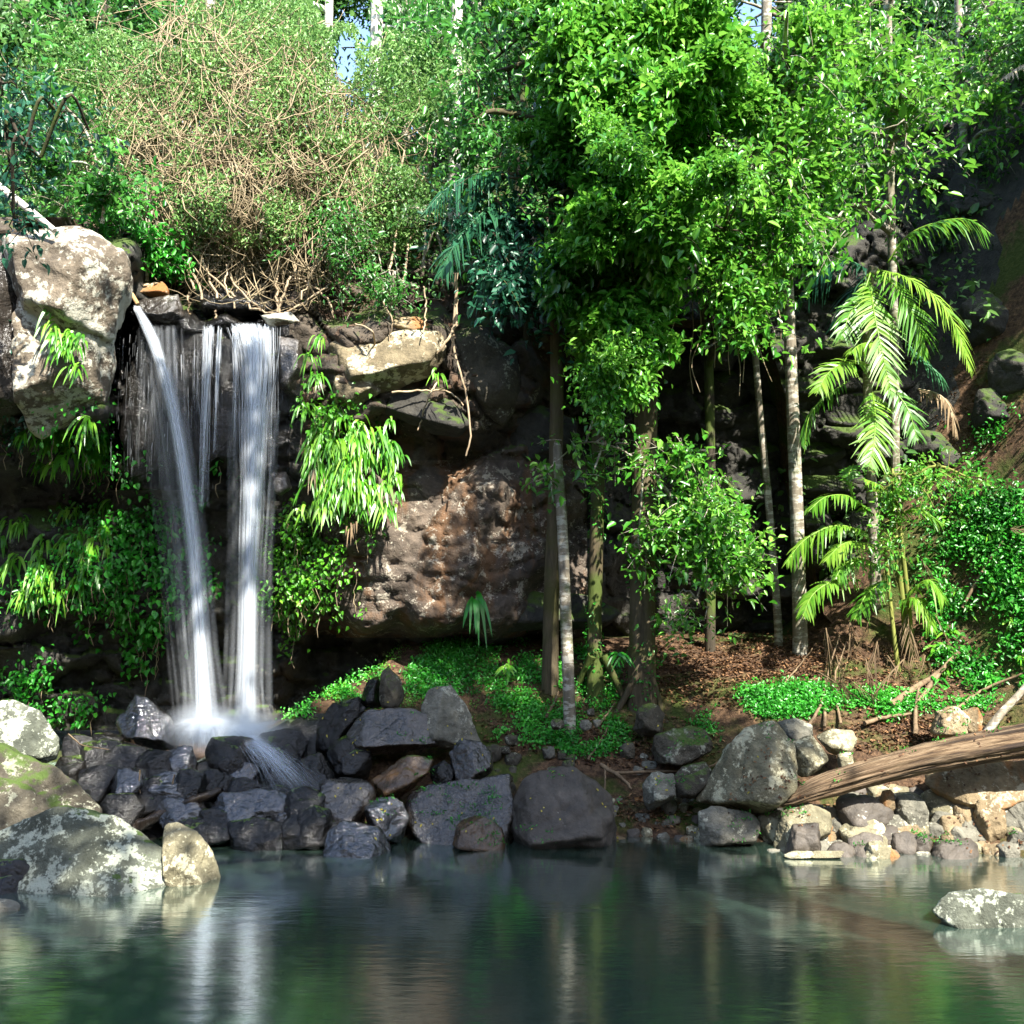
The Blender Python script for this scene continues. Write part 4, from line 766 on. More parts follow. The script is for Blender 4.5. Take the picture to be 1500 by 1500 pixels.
def tree(name, label, tr, r0, r1, bark, blobs, leafm, per=1.0, L=0.10, share=0.25, group=None, flare=0.5, gap=0.0, cat='tree', sides=12, droop=0.3, k=14, spread=0.16, limbs=True, up=0.7):
    """tr: trunk line [(px, py, Y)...] from the base up; blobs make the crown"""
    SEED[0] += 1; sd = SEED[0]
    if name == 'rainforest_tree': per = per * 0.5; gap = gap - 0.04
    pts = P([q[0] for q in tr], [q[1] for q in tr], [q[2] for q in tr])
    t = thing(name, label, cat, pts[0].tolist(), group)
    a = Acc(); c = trunk_mesh(a, np.concatenate([[pts[0] - np.array([0, 0, 0.5])], pts]) if name == 'rainforest_tree' else pts, r0, r1, 32, sides, flare=flare * 0.7, seed=sd); a.obj('trunk', MAT[bark], t)
    if bark == 'bark_moss' or r0 > 0.15:
        k = 900; j = rng.integers(0, 20, k); an = rng.uniform(0, 2 * np.pi, k); rr_ = np.interp(j, [0, 31], [r0, r1]) * 1.06; dr_ = np.stack([np.cos(an), np.sin(an), np.zeros(k)], -1)
        cc_ = c[j] + (c[j + 1] - c[j]) * rng.uniform(0, 1, (k, 1)) + dr_ * rr_[:, None]; kp = fbm(cc_ * 3.0, 2, sd) > 0.05; cc_, dr_ = cc_[kp], dr_[kp]; k = len(cc_); ms = Acc(); L0 = rng.uniform(0.025, 0.06, k)
        leaves(ms, cc_, dr_ * 0.6 + rand_dir(k) * 0.6 + np.array([0, 0, -0.3]), dr_ + np.array([0, 0, 0.7]) + rand_dir(k) * 0.4, L0, L0 * 0.5, rng.uniform(0, 0.7, k)); tag(ms.obj('moss', MAT['leaf_ground'], t), kind='stuff')
    if blobs:
        lf = Acc(); br = Acc(); cc = crown_leaves(lf, blobs, per, L, gap, droop, sd, k, spread, up, br); lf.obj('crown', MAT[leafm], t)
        roots = []
        for q in blobs:
            e = P(q[0], q[1], q[2]); j = int(np.argmin(((c - e) ** 2).sum(1) + np.where(c[:, 2] > e[2] + 0.4, 3, 0)))
            ln = spline(np.array([c[j], (c[j] + e) / 2 + rng.normal(0, 0.12, 3) + [0, 0, 0.15], e]), 10)
            if limbs: tubes(br, ln, np.linspace(min(r1 * 0.8, 0.05) + 0.008, 0.012, 10), 6, cap=False)
            roots.append(ln[5:])
        twigs(br, np.concatenate(roots), cc, share); tag(br.obj('branches', MAT[bark if bark != 'bark_moss' else 'bark_grey'], t), kind='stuff')
    return t
def extra(region, n, Y0, Y1, seed):
    r = np.random.default_rng(seed); x0, y0, x1, y1 = region
    return [(r.uniform(x0, x1), r.uniform(y0, y1), r.uniform(Y0, Y1), r.uniform(20, 52), r.uniform(16, 42), 0.35, r.uniform(9, 26)) for _ in range(n)]
def gbase(px, py):
    Y, ok = ground_hit([px], [py]); return float(Y[0]) if ok[0] else 12.0

# ------------------------------------------------------------------ tree trunks before the cliff, with their crowns
tree('rainforest_tree', 'slender olive trunk rising straight beside a paler twin stem', [(806, 990, 11.9), (808, 850, 11.9), (814, 700, 11.9), (816, 500, 11.9), (812, 330, 11.9), (815, 100, 12.0), (820, -150, 12.1)], 0.105, 0.06, 'bark_olive',
     [(740, 200, 11.6, 70, 90, 0.7, 80), (800, 110, 11.6, 80, 90, 0.7, 110), (700, 110, 12.2, 70, 80, 0.8, 70), (790, 260, 11.4, 60, 60, 0.6, 60)] + extra((690, 0, 860, 330), 11, 11.0, 12.2, 1), 'leaf_mid', 1.0, 0.095)
tree('rainforest_tree', 'pale slender stem forking low from the olive twin trunk', [(834, 1045, 11.3), (829, 900, 11.4), (824, 780, 11.6), (818, 690, 11.8), (812, 600, 11.95)], 0.075, 0.055, 'bark_grey', None, None, flare=0.45)
tree('rainforest_tree', 'mossy trunk on a flaring mossy root mound', [(872, 985, 11.75), (871, 900, 11.9), (876, 700, 11.9), (875, 520, 11.9), (878, 400, 11.8), (884, 200, 11.7), (880, -100, 11.7)], 0.10, 0.055, 'bark_moss',
     [(880, 90, 11.4, 100, 90, 0.8, 70), (900, 330, 11.0, 90, 70, 0.6, 50), (855, 210, 11.3, 80, 80, 0.6, 50), (870, 470, 11.3, 42, 55, 0.4, 34), (880, 20, 11.8, 110, 60, 0.9, 90)] + extra((820, 0, 960, 420), 12, 10.7, 12.0, 2) + extra((840, 400, 930, 540), 5, 11.1, 11.4, 15), 'leaf_bright', 1.0, 0.095, flare=0.45, gap=0.12)
tree('rainforest_tree', 'thickest ridged brown trunk with mossy buttress roots', [(940, 1015, 11.7), (941, 930, 11.75), (942, 780, 11.8), (946, 600, 11.85), (950, 400, 11.8), (955, 150, 11.8), (960, -150, 11.8)], 0.17, 0.12, 'bark_olive',
     [(985, 150, 10.9, 120, 110, 0.9, 95), (965, 290, 10.7, 105, 75, 0.7, 70), (1010, 40, 11.2, 130, 70, 0.9, 80), (925, 180, 11.0, 80, 90, 0.6, 45)] + extra((880, 0, 1080, 400), 12, 10.5, 12.0, 3), 'leaf_bright', 1.0, 0.10, flare=0.5, sides=20, gap=0.12)
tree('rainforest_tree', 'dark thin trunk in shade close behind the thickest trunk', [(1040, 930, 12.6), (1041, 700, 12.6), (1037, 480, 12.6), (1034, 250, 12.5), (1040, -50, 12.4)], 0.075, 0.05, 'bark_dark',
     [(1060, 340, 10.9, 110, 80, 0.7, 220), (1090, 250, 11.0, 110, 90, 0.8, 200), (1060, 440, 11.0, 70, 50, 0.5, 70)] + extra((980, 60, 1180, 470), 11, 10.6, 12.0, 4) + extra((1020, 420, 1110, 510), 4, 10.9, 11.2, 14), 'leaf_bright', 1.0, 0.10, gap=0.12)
tree('rainforest_tree', 'very thin leaning trunk between the shaded trunk and the pale grey trunk', [(1140, 920, 12.6), (1128, 760, 12.5), (1113, 600, 12.4), (1104, 480, 12.3), (1102, 380, 12.0), (1100, 200, 11.8)], 0.055, 0.03, 'bark_grey',
     [(1150, 330, 10.9, 80, 90, 0.6, 150), (1110, 430, 11.0, 75, 45, 0.45, 70), (1180, 230, 11.2, 80, 90, 0.7, 150), (1075, 470, 10.9, 40, 40, 0.3, 28)], 'leaf_bright', 1.0, 0.10, gap=0.12)
tree('rainforest_tree', 'pale grey straight trunk leaning slightly before the layered rock', [(1172, 925, 12.3), (1168, 780, 12.2), (1162, 620, 12.1), (1156, 470, 12.0), (1153, 380, 11.9), (1150, 150, 11.8)], 0.095, 0.06, 'bark_grey',
     [(1190, 120, 11.4, 100, 100, 0.8, 210), (1130, 90, 11.6, 90, 80, 0.8, 130)] + extra((1080, 0, 1260, 400), 12, 10.8, 12.2, 5), 'leaf_bright', 1.0, 0.10, gap=0.12)
tree('rainforest_tree', 'tall pale mottled trunk rising behind the tall palm', [(1316, 880, 12.9), (1312, 700, 12.9), (1310, 500, 12.8), (1306, 350, 12.6), (1303, 200, 12.5), (1300, 0, 12.4), (1300, -150, 12.4)], 0.06, 0.05, 'bark_grey',
     [(1290, 90, 11.9, 70, 90, 0.6, 130), (1300, 200, 11.8, 60, 70, 0.5, 100), (1270, 310, 11.7, 40, 55, 0.4, 50), (1250, 20, 12.2, 90, 70, 0.8, 110), (1330, 130, 11.9, 40, 80, 0.5, 60)] + extra((1220, 0, 1360, 330), 9, 11.4, 12.4, 6), 'leaf_bright', 1.0, 0.10, gap=0.12)
tree('rainforest_tree', 'thin mottled pale trunk alone against the dark upper rock', [(1422, 440, 14.2), (1417, 330, 14.2), (1411, 200, 14.2), (1405, 80, 14.2), (1402, -100, 14.2)], 0.065, 0.05, 'bark_grey',
     [(1440, 20, 13.6, 70, 45, 0.7, 90), (1450, 150, 13.2, 60, 50, 0.5, 80), (1400, 90, 13.6, 30, 40, 0.4, 26), (1490, 60, 13.3, 50, 60, 0.6, 70), (1480, 185, 13.2, 40, 40, 0.5, 30)], 'leaf_bright', 1.0, 0.10)
tree('understory_tree', 'blue-green leaved small tree hanging over the recess in the cliff', [(700, 560, 12.3), (702, 470, 12.2), (706, 400, 12.1), (715, 300, 12.0)], 0.035, 0.02, 'bark_dark',
     [(740, 400, 11.4, 60, 55, 0.5, 80), (790, 430, 11.5, 50, 40, 0.4, 50), (700, 330, 11.8, 60, 60, 0.5, 60), (760, 330, 11.7, 60, 60, 0.5, 60)], 'leaf_teal', 1.0, 0.095)
tree('hanging_shrub', 'bright leafy bush hanging before the dark rock beside the thick trunk', [(960, 700, 11.6), (1000, 690, 11.5), (1050, 720, 11.35)], 0.03, 0.02, 'bark_grey',
     [(1040, 740, 11.1, 72, 50, 0.45, 150), (1050, 810, 11.1, 62, 55, 0.4, 150), (1020, 880, 11.1, 45, 45, 0.3, 50), (975, 770, 11.2, 45, 40, 0.3, 40), (1075, 860, 11.1, 30, 35, 0.3, 30), (1000, 660, 11.4, 55, 35, 0.4, 45)], 'leaf_bright', 1.0, 0.085, cat='bush', share=0.35)
tree('hanging_shrub', 'sparse leafy branch reaching across the slender trunks', [(945, 680, 11.6), (900, 655, 11.3), (850, 650, 11.2), (800, 690, 11.1)], 0.015, 0.006, 'bark_grey',
     [(800, 690, 11.1, 24, 25, 0.2, 13), (860, 640, 11.15, 50, 16, 0.25, 16), (920, 650, 11.3, 40, 20, 0.25, 16), (870, 690, 11.2, 25, 25, 0.2, 8), (935, 800, 11.3, 30, 50, 0.2, 14)], 'leaf_bright', 1.0, 0.085, cat='branch', k=9, spread=0.12)
tree('hanging_creeper', 'leafy creeper dangling from the crown along the mossy trunk', [(880, 380, 11.4), (884, 450, 11.4), (880, 520, 11.4), (872, 565, 11.4)], 0.014, 0.008, 'root_pale',
     [(865, 440, 11.35, 30, 40, 0.2, 20), (860, 500, 11.3, 24, 25, 0.2, 10), (905, 450, 11.3, 22, 60, 0.2, 18), (880, 548, 11.4, 12, 8, 0.1, 3)], 'leaf_bright', 1.0, 0.08, cat='creeper', k=9, spread=0.1, limbs=False)

_v = np.random.default_rng(21)
for i_ in range(16):
    x0 = _v.uniform(835, 1150); y0 = _v.uniform(330, 430); ln = _v.uniform(90, 230); Yv = _v.uniform(11.0, 11.6); t_ = np.linspace(0, 1, 6); dx = _v.normal(0, 22)
    a = Acc(); tubes(a, spline(P(x0 + dx * t_ + _v.normal(0, 5, 6), y0 + ln * t_, Yv + 0.1 * np.sin(t_ * 4)), 18), np.linspace(0.007, 0.004, 18), 4)
    tag(a.obj('hanging_vine', MAT['root_pale' if i_ % 3 else 'vine_tan']), 'thin bare vine dangling from the bright crowns before the dark rock', 'vine', 'thin vines hanging from the crowns')
# moss mound and roots at the trunk feet
def roots():
    for lab, c, ends, r, mt in (('thick exposed root of the thickest trunk', (935, 985, 11.6), [(905, 1040), (885, 1065)], 0.05, 'bark_olive'), ('forked root beside the pale slender stem', (884, 960, 11.7), [(915, 1030), (905, 1062)], 0.05, 'bark_moss'), ('mossy root running from the mossy trunk', (868, 960, 11.7), [(845, 1010), (838, 1030)], 0.06, 'bark_moss'), ('root of the thickest trunk gripping the litter', (952, 990, 11.6), [(968, 1035), (978, 1060)], 0.055, 'bark_olive')):
        pts = [P(*c)]
        for q in ends: pts.append(P(q[0], q[1], gbase(*q)))
        a = Acc(); p = spline(np.array(pts), 14); tubes(a, p, np.linspace(r, r * 0.35, 14), 8); tag(a.obj('tree_root', MAT[mt]), lab, 'root')
roots()

# ------------------------------------------------------------------ palms
def frond(acc, pts, wid=0.34, n=34, face=None, droop=0.6, tint=0.5, lw=0.028, stemacc=None, sweep=0.0):
    """feather frond along a line of (px, py, Y); face: direction its upper side looks"""
    c = spline(P([q[0] for q in pts], [q[1] for q in pts], [q[2] for q in pts]), n + 4)
    T = nrm(np.gradient(c, axis=0))
    up = np.array(face if face is not None else (0, -0.25, 1.0), float)
    S = nrm(np.cross(T, np.broadcast_to(up, T.shape))); Nn = np.cross(S, T)
    tubes(stemacc if stemacc is not None else acc, c, np.linspace(0.013, 0.004, n + 4) * (0.6 if sweep else 1), 4, 0.35 if sweep else 0.9)
    t_ = np.linspace(0.04, 1, n); j = np.clip((t_ * (n + 3)).astype(int), 0, n + 3)
    env = np.sin(np.clip(t_ * 0.93 + 0.1, 0, 1) * np.pi) ** 0.55
    for s in (-1, 1):
        m = 4; L = wid * env * rng.uniform(0.75, 1.15, n) * np.where(rng.uniform(size=n) < 0.09, 0.35, 1); u = np.linspace(0, 1, m)[None, :, None]
        b = c[j][:, None]; d = nrm(S[j] * s + T[j] * (0.45 + sweep + 0.7 * t_[:, None]) + rng.normal(0, 0.12, (n, 3)) + Nn[j] * 0.15)
        p = b + d[:, None] * L[:, None, None] * u + np.array([0, 0, -1.0]) * droop * rng.uniform(0.6, 1.5, (n, 1, 1)) * L[:, None, None] * u ** 2
        w = lw * np.array([0.6, 1, 0.75, 0.1])[None, :, None] * rng.uniform(0.8, 1.2, (n, 1, 1)); dd = nrm(np.gradient(p, axis=1)); pr = nrm(np.cross(dd, np.broadcast_to(Nn[j][:, None], dd.shape) + rng.normal(0, 0.2, (n, 1, 3))))
        V = np.stack([p + pr * w / 2, p - pr * w / 2], 2); idx = np.arange(n * m * 2).reshape(n, m, 2)
        acc.add(V, np.stack([idx[:, :-1, 0], idx[:, :-1, 1], idx[:, 1:, 1], idx[:, 1:, 0]], -1).reshape(-1, 4), None, np.repeat(np.clip(tint + rng.normal(0, 0.1, n), 0, 1), m * 2))
def palm(label, tr, r, fronds, leafm='leaf_palm', bark='bark_grey', name='palm_tree', cat='palm'):
    pts = P([q[0] for q in tr], [q[1] for q in tr], [q[2] for q in tr]); t = thing(name, label, cat, pts[0].tolist())
    a = Acc(); trunk_mesh(a, pts, r, r * 0.8, 24, 10, flare=0.4, wob=0.03); a.obj('trunk', MAT[bark], t)
    for f in fronds:
        a = Acc(); kw = dict(f[1]) if len(f) > 1 else {}; lm = kw.pop('mat', leafm); frond(a, f[0], **kw); a.obj('frond', MAT[lm], t)
CAMF = (0.1, -1.0, 0.35)
palm('tall palm with long sunlit feather fronds beside the pale grey trunk', [(1285, 930, 12.4), (1280, 780, 12.4), (1272, 600, 12.3), (1272, 430, 12.2), (1280, 390, 12.1)], 0.07, [
    ([(1300, 385, 12.1), (1330, 345, 12.0), (1375, 325, 11.9), (1420, 322, 11.8), (1456, 346, 11.7)], dict(wid=0.36, droop=0.9, tint=0.35, n=40)),
    ([(1285, 395, 12.1), (1330, 408, 11.8), (1375, 440, 11.6), (1405, 490, 11.5), (1424, 555, 11.45)], dict(wid=0.36, droop=0.55, tint=0.85, n=46, face=(0.45, -0.6, 0.6))),
    ([(1275, 415, 12.1), (1280, 455, 11.8), (1292, 515, 11.6), (1308, 587, 11.5)], dict(wid=0.36, droop=0.25, tint=0.7, n=44, face=CAMF)),
    ([(1310, 520, 12.0), (1285, 503, 11.8), (1260, 505, 11.7), (1243, 520, 11.6)], dict(wid=0.22, droop=0.7, tint=0.8, n=24)),
    ([(1275, 535, 12.1), (1240, 532, 11.8), (1212, 548, 11.6), (1195, 580, 11.5)], dict(wid=0.28, droop=0.35, tint=0.75, n=34, face=(-0.3, -0.8, 0.6))),
    ([(1278, 575, 12.1), (1282, 610, 11.8), (1280, 650, 11.6), (1272, 688, 11.5)], dict(wid=0.34, droop=0.3, tint=0.7, n=42, face=CAMF)),
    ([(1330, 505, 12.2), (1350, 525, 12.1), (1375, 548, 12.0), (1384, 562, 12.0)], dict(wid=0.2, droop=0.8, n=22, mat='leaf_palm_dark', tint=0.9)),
    ([(1345, 570, 12.3), (1375, 578, 12.1), (1393, 600, 12.0), (1402, 645, 12.0)], dict(wid=0.16, droop=1.2, n=24, mat='dead_frond', tint=0.5)),
    ([(1290, 400, 12.1), (1320, 430, 11.8), (1345, 480, 11.7), (1350, 530, 11.7)], dict(wid=0.34, droop=0.5, tint=0.5, n=38, face=(0.3, -0.9, 0.4))),
    ([(1268, 430, 12.1), (1245, 460, 11.9), (1232, 500, 11.8)], dict(wid=0.26, droop=0.5, tint=0.5, n=26, face=CAMF)),
    ([(1300, 560, 12.0), (1330, 600, 11.8), (1345, 650, 11.7)], dict(wid=0.24, droop=0.5, tint=0.35, n=26, face=CAMF)),
    ([(1240, 560, 12.2), (1205, 585, 12.0), (1184, 615, 11.9), (1178, 665, 11.9)], dict(wid=0.12, droop=1.2, n=22, tint=0.3)),
    ([(1275, 400, 12.1), (1262, 440, 12.0), (1255, 480, 11.9)], dict(wid=0.12, droop=0.8, n=18, tint=0.6)),
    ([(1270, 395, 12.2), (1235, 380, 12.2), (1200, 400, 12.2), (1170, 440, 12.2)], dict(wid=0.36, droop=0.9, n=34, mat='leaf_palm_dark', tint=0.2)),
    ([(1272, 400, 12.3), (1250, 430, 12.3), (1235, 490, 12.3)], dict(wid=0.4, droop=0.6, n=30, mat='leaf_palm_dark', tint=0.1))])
palm('young low palm with bright fans of fronds under the tall palm', [(1330, 980, 11.9), (1322, 880, 11.9), (1312, 800, 11.9), (1305, 760, 11.9)], 0.035, [
    ([(1280, 755, 11.8), (1245, 728, 11.7), (1210, 728, 11.6), (1183, 750, 11.5)], dict(wid=0.26, droop=0.6, tint=0.6, n=34)),
    ([(1270, 780, 11.8), (1225, 770, 11.7), (1180, 790, 11.6), (1145, 832, 11.5)], dict(wid=0.24, droop=0.9, tint=0.7, n=38)),
    ([(1290, 830, 11.8), (1258, 818, 11.7), (1236, 828, 11.6), (1222, 850, 11.5)], dict(wid=0.2, droop=0.8, tint=0.6, n=28)),
    ([(1260, 850, 11.8), (1220, 852, 11.6), (1190, 872, 11.5), (1174, 908, 11.4)], dict(wid=0.24, droop=0.6, tint=0.7, n=34)),
    ([(1250, 730, 11.9), (1243, 700, 11.9), (1250, 680, 12.0)], dict(wid=0.2, droop=0.3, tint=0.4, n=20)),
    ([(1300, 760, 11.8), (1320, 720, 11.7), (1335, 690, 11.7)], dict(wid=0.25, droop=0.6, tint=0.3, n=26)),
    ([(1300, 770, 11.8), (1340, 745, 11.6), (1385, 770, 11.5)], dict(wid=0.26, droop=0.6, tint=0.6, n=30)),
    ([(1290, 800, 11.8), (1240, 795, 11.6), (1205, 825, 11.5)], dict(wid=0.24, droop=0.6, tint=0.8, n=30)),
    ([(1300, 850, 11.8), (1270, 870, 11.6), (1250, 910, 11.5)], dict(wid=0.22, droop=0.6, tint=0.5, n=26)),
    ([(1310, 760, 11.8), (1290, 715, 11.6), (1262, 700, 11.5)], dict(wid=0.24, droop=0.5, tint=0.7, n=28)),
    ([(1330, 870, 11.8), (1360, 850, 11.6), (1385, 880, 11.5)], dict(wid=0.26, droop=0.7, tint=0.7, n=28)),
    ([(1320, 880, 11.8), (1345, 880, 11.6), (1370, 930, 11.5)], dict(wid=0.24, droop=0.7, tint=0.7, n=28))], bark='stalk_green')
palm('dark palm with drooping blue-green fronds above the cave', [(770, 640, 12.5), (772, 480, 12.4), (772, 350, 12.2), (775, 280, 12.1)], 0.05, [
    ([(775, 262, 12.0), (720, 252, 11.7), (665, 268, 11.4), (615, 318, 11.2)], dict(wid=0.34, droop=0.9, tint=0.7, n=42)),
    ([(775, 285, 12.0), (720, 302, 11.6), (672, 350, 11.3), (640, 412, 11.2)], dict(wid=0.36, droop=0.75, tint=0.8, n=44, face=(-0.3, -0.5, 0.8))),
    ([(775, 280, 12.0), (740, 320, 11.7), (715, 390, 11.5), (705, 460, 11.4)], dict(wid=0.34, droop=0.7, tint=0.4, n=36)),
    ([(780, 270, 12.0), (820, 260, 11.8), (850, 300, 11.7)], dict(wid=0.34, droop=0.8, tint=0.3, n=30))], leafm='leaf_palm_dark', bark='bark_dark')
palm('palm at the picture edge with one bleached frond reaching in', [(1640, 560, 13.0), (1635, 300, 12.9), (1630, 120, 12.8)], 0.08, [
    ([(1620, 110, 12.7), (1560, 80, 12.4), (1500, 95, 12.2), (1464, 120, 12.1)], dict(wid=0.22, droop=0.5, tint=0.9, n=30, mat='dead_frond')), ([(1620, 60, 12.7), (1570, 20, 12.4), (1510, 30, 12.2)], dict(wid=0.3, droop=0.6, tint=0.8, n=30)), ([(1625, 90, 12.7), (1680, 60, 12.6), (1740, 120, 12.5)], dict(wid=0.3, droop=0.7, tint=0.6, n=30))])
for o_ in bpy.data.objects:
    if o_.get('label', '').startswith('palm at the picture edge'): o_['label'] = 'palm with one bleached frond reaching in before the dark upper rock'
tree('sapling', 'thin twin-stemmed sapling with fine pale leaves beside the low palm', [(1338, 1000, 11.8), (1332, 900, 11.8), (1320, 790, 11.7), (1312, 720, 11.6)], 0.035, 0.02, 'stalk_green',
     [(1360, 700, 11.3, 70, 22, 0.35, 60), (1310, 720, 11.4, 40, 30, 0.3, 40), (1300, 790, 11.3, 40, 35, 0.3, 30), (1420, 700, 11.5, 40, 20, 0.3, 16)], 'leaf_bright', 1.0, 0.06, k=10, spread=0.12)
tree('sapling', 'bare greenish stalk leaning beside the twin-stemmed sapling', [(1318, 1000, 11.7), (1306, 900, 11.7), (1298, 820, 11.7)], 0.028, 0.02, 'stalk_green', [(1296, 815, 11.6, 25, 20, 0.2, 10)], 'leaf_mid', 1.0, 0.07)

# ------------------------------------------------------------------ vine thicket above the falls
def thick_depth(px, py):
    r2 = ((px - 360) / 290) ** 2 + ((py - 230) / 230) ** 2
    return 11.5 + 0.75 * np.clip(r2, 0, 1.6) + 0.75 * (300 - py) / 300 + 0.38 * fbm(np.stack([px / 75, py / 75, px * 0], -1), 3, 71)
def thicket():
    t = thing('vine_thicket', 'huge tangle of dry tan vines and small leaves spilling over the cliff top', 'vines', P(360, 440, 12.2).tolist())
    n, m = 2300, 14
    th = rng.uniform(0, 2 * np.pi, n); rr = rng.uniform(0, 1, n) ** 0.55
    ed = 1 + 0.5 * noise(np.stack([np.cos(th) * 1.6, np.sin(th) * 1.6, th * 0], -1), 5); x = 350 + 245 * rr * ed * np.cos(th); y = 205 + 175 * rr * ed * np.sin(th)
    ang = rng.normal(np.pi / 2, 0.75, n); curl = rng.normal(0, 0.16, n); st = rng.uniform(5, 19, n); off = rng.uniform(-0.1, 0.9, n) ** 1.0
    X = [x]; Y_ = [y]
    for i in range(1, m):
        ang = ang + curl + rng.normal(0, 0.22, n); ang = ang * 0.94 + (np.pi / 2) * 0.06
        x = x + st * np.cos(ang); y = np.minimum(y + st * np.sin(ang), 448 + rng.uniform(-8, 8, n)); X.append(x); Y_.append(y)
    X = np.stack(X, 1); Y_ = np.stack(Y_, 1); D = thick_depth(X, Y_) + off[:, None] + 0.05 * rng.normal(size=X.shape).cumsum(1) * 0.4
    keep = rng.uniform(size=n) < np.clip(1.15 - ((X[:, 5] - 330) / 330) ** 2 - ((Y_[:, 5] - 260) / 330) ** 2, 0.25, 1)
    for a_, b_, c_, d_ in HOLES: keep &= (((X - a_) / c_) ** 2 + ((Y_ - b_) / d_) ** 2).min(1) > 1
    a = Acc(); tubes(a, P(X, Y_, D)[keep], (0.0055 * rng.uniform(0.5, 1.9, (n, 1)) * np.linspace(1, 0.6, m))[keep], 3, cap=False); a.obj('vine_stems', MAT['vine_tan'], t)
    # long main stems
    a = Acc()
    for pl in ([(150, 200), (200, 290), (240, 340), (270, 380), (300, 440)], [(170, 230), (220, 310), (260, 360), (285, 425)], [(280, 330), (300, 390), (340, 430), (380, 455)], [(330, 300), (325, 360), (345, 420), (400, 460), (450, 440), (480, 420)],
               [(420, 300), (410, 360), (405, 420), (408, 460)], [(460, 330), (430, 400), (405, 455)], [(360, 250), (350, 340), (330, 410), (345, 450)], [(520, 200), (500, 290), (470, 370), (440, 440)], [(240, 180), (250, 280), (290, 370), (320, 440)],
               [(400, 420), (440, 410), (480, 440), (490, 465)], [(275, 430), (277, 465)], [(318, 430), (316, 468)], [(555, 200), (580, 280), (570, 380), (560, 430)], [(590, 220), (585, 320), (570, 400)], [(610, 250), (640, 290), (600, 350), (590, 420)], [(380, 130), (370, 200), (390, 280), (380, 350)], [(300, 150), (280, 230), (300, 310)]):
        q = np.array(pl, float); d = thick_depth(q[:, 0], q[:, 1]) + np.linspace(0.55, -0.12, len(q)); d = np.where(q[:, 1] > 380, np.minimum(d, 11.7), d)
        s = spline(P(q[:, 0], q[:, 1], d), 24) + rng.normal(0, 0.012, (24, 3))
        tubes(a, s, np.linspace(0.010, 0.014, 24) * rng.uniform(0.7, 1.3), 6)
    a.obj('main_stems', MAT['root_pale'], t)
    lf = Acc(); n = 92000
    th = rng.uniform(0, 2 * np.pi, n); rr = rng.uniform(0, 1, n) ** 0.5
    ed = 1 + 0.45 * noise(np.stack([np.cos(th) * 2.3, np.sin(th) * 2.3, th * 0], -1), 8); x = 355 + 285 * rr * ed * np.cos(th); y = 205 + 205 * rr * ed * np.sin(th)
    q = np.stack([x / 45, y / 45, x * 0], -1); g = fbm(q, 4, 51)
    centre = np.exp(-(((x - 290) / 170) ** 2 + ((y - 260) / 130) ** 2))
    keep = (g > -0.30 + 0.36 * centre + rng.uniform(-0.25, 0.25, n)) & ~((x < 290) & (y > 330) & (x + (470 - y) * 0.6 < 290)) & (y < 430)
    for a_, b_, c_, d_ in HOLES: keep &= ((x - a_) / (c_ + 5)) ** 2 + ((y - b_) / (d_ + 5)) ** 2 > 1
    x, y = x[keep], y[keep]; n = len(x)
    D = thick_depth(x, y) + rng.uniform(-0.12, 1.0, n) ** 1.0
    L = rng.uniform(0.03, 0.07, n)
    leaves(lf, P(x, y, D), rand_dir(n) + np.array([0, -0.2, -0.3]), np.array([0, 0, 0.6]) + SUNV * 0.5 + rand_dir(n) * 0.7, L, L * 0.55, np.clip(0.5 + 0.35 * fbm(np.stack([x / 60, y / 60, x * 0], -1), 2, 9) + rng.normal(0, 0.2, n), 0, 1))
    lf.obj('leaves', MAT['leaf_olive'], t)
thicket()
# roots dangling from the cliff edge
for lab, pl, r in (('long forked pale root hanging before the overhanging block', [(668, 430), (664, 500), (672, 540), (684, 590), (690, 640), (682, 668)], 0.017), ('short pale root hanging from the overhang with a hooked tip', [(640, 560), (628, 580), (616, 620), (612, 630)], 0.013), ('curved root looping along the top of the overhanging block', [(575, 575), (620, 572), (660, 575), (680, 595)], 0.014),
                  ('thick pale root bent from the stump above the cliff edge', [(668, 400), (668, 470), (650, 505), (636, 525)], 0.022), ('looped root on the pale rock beside the falls', [(520, 475), (545, 485), (548, 510), (540, 530)], 0.013), ('twisted thin root over the pale ledge', [(560, 440), (575, 470), (570, 500), (580, 540)], 0.01), ('pale root hanging between saplings on the ledge', [(620, 420), (624, 450), (620, 490)], 0.012)):
    q = np.array(pl, float); a = Acc(); d = np.minimum(cliff_at(q[:, 0], q[:, 1]), 11.75) - 0.28
    tubes(a, spline(P(q[:, 0], q[:, 1], d), 20) + rng.normal(0, 0.006, (20, 3)), np.linspace(r, r * 0.6, 20), 6); tag(a.obj('hanging_root', MAT['root_pale']), lab, 'root')

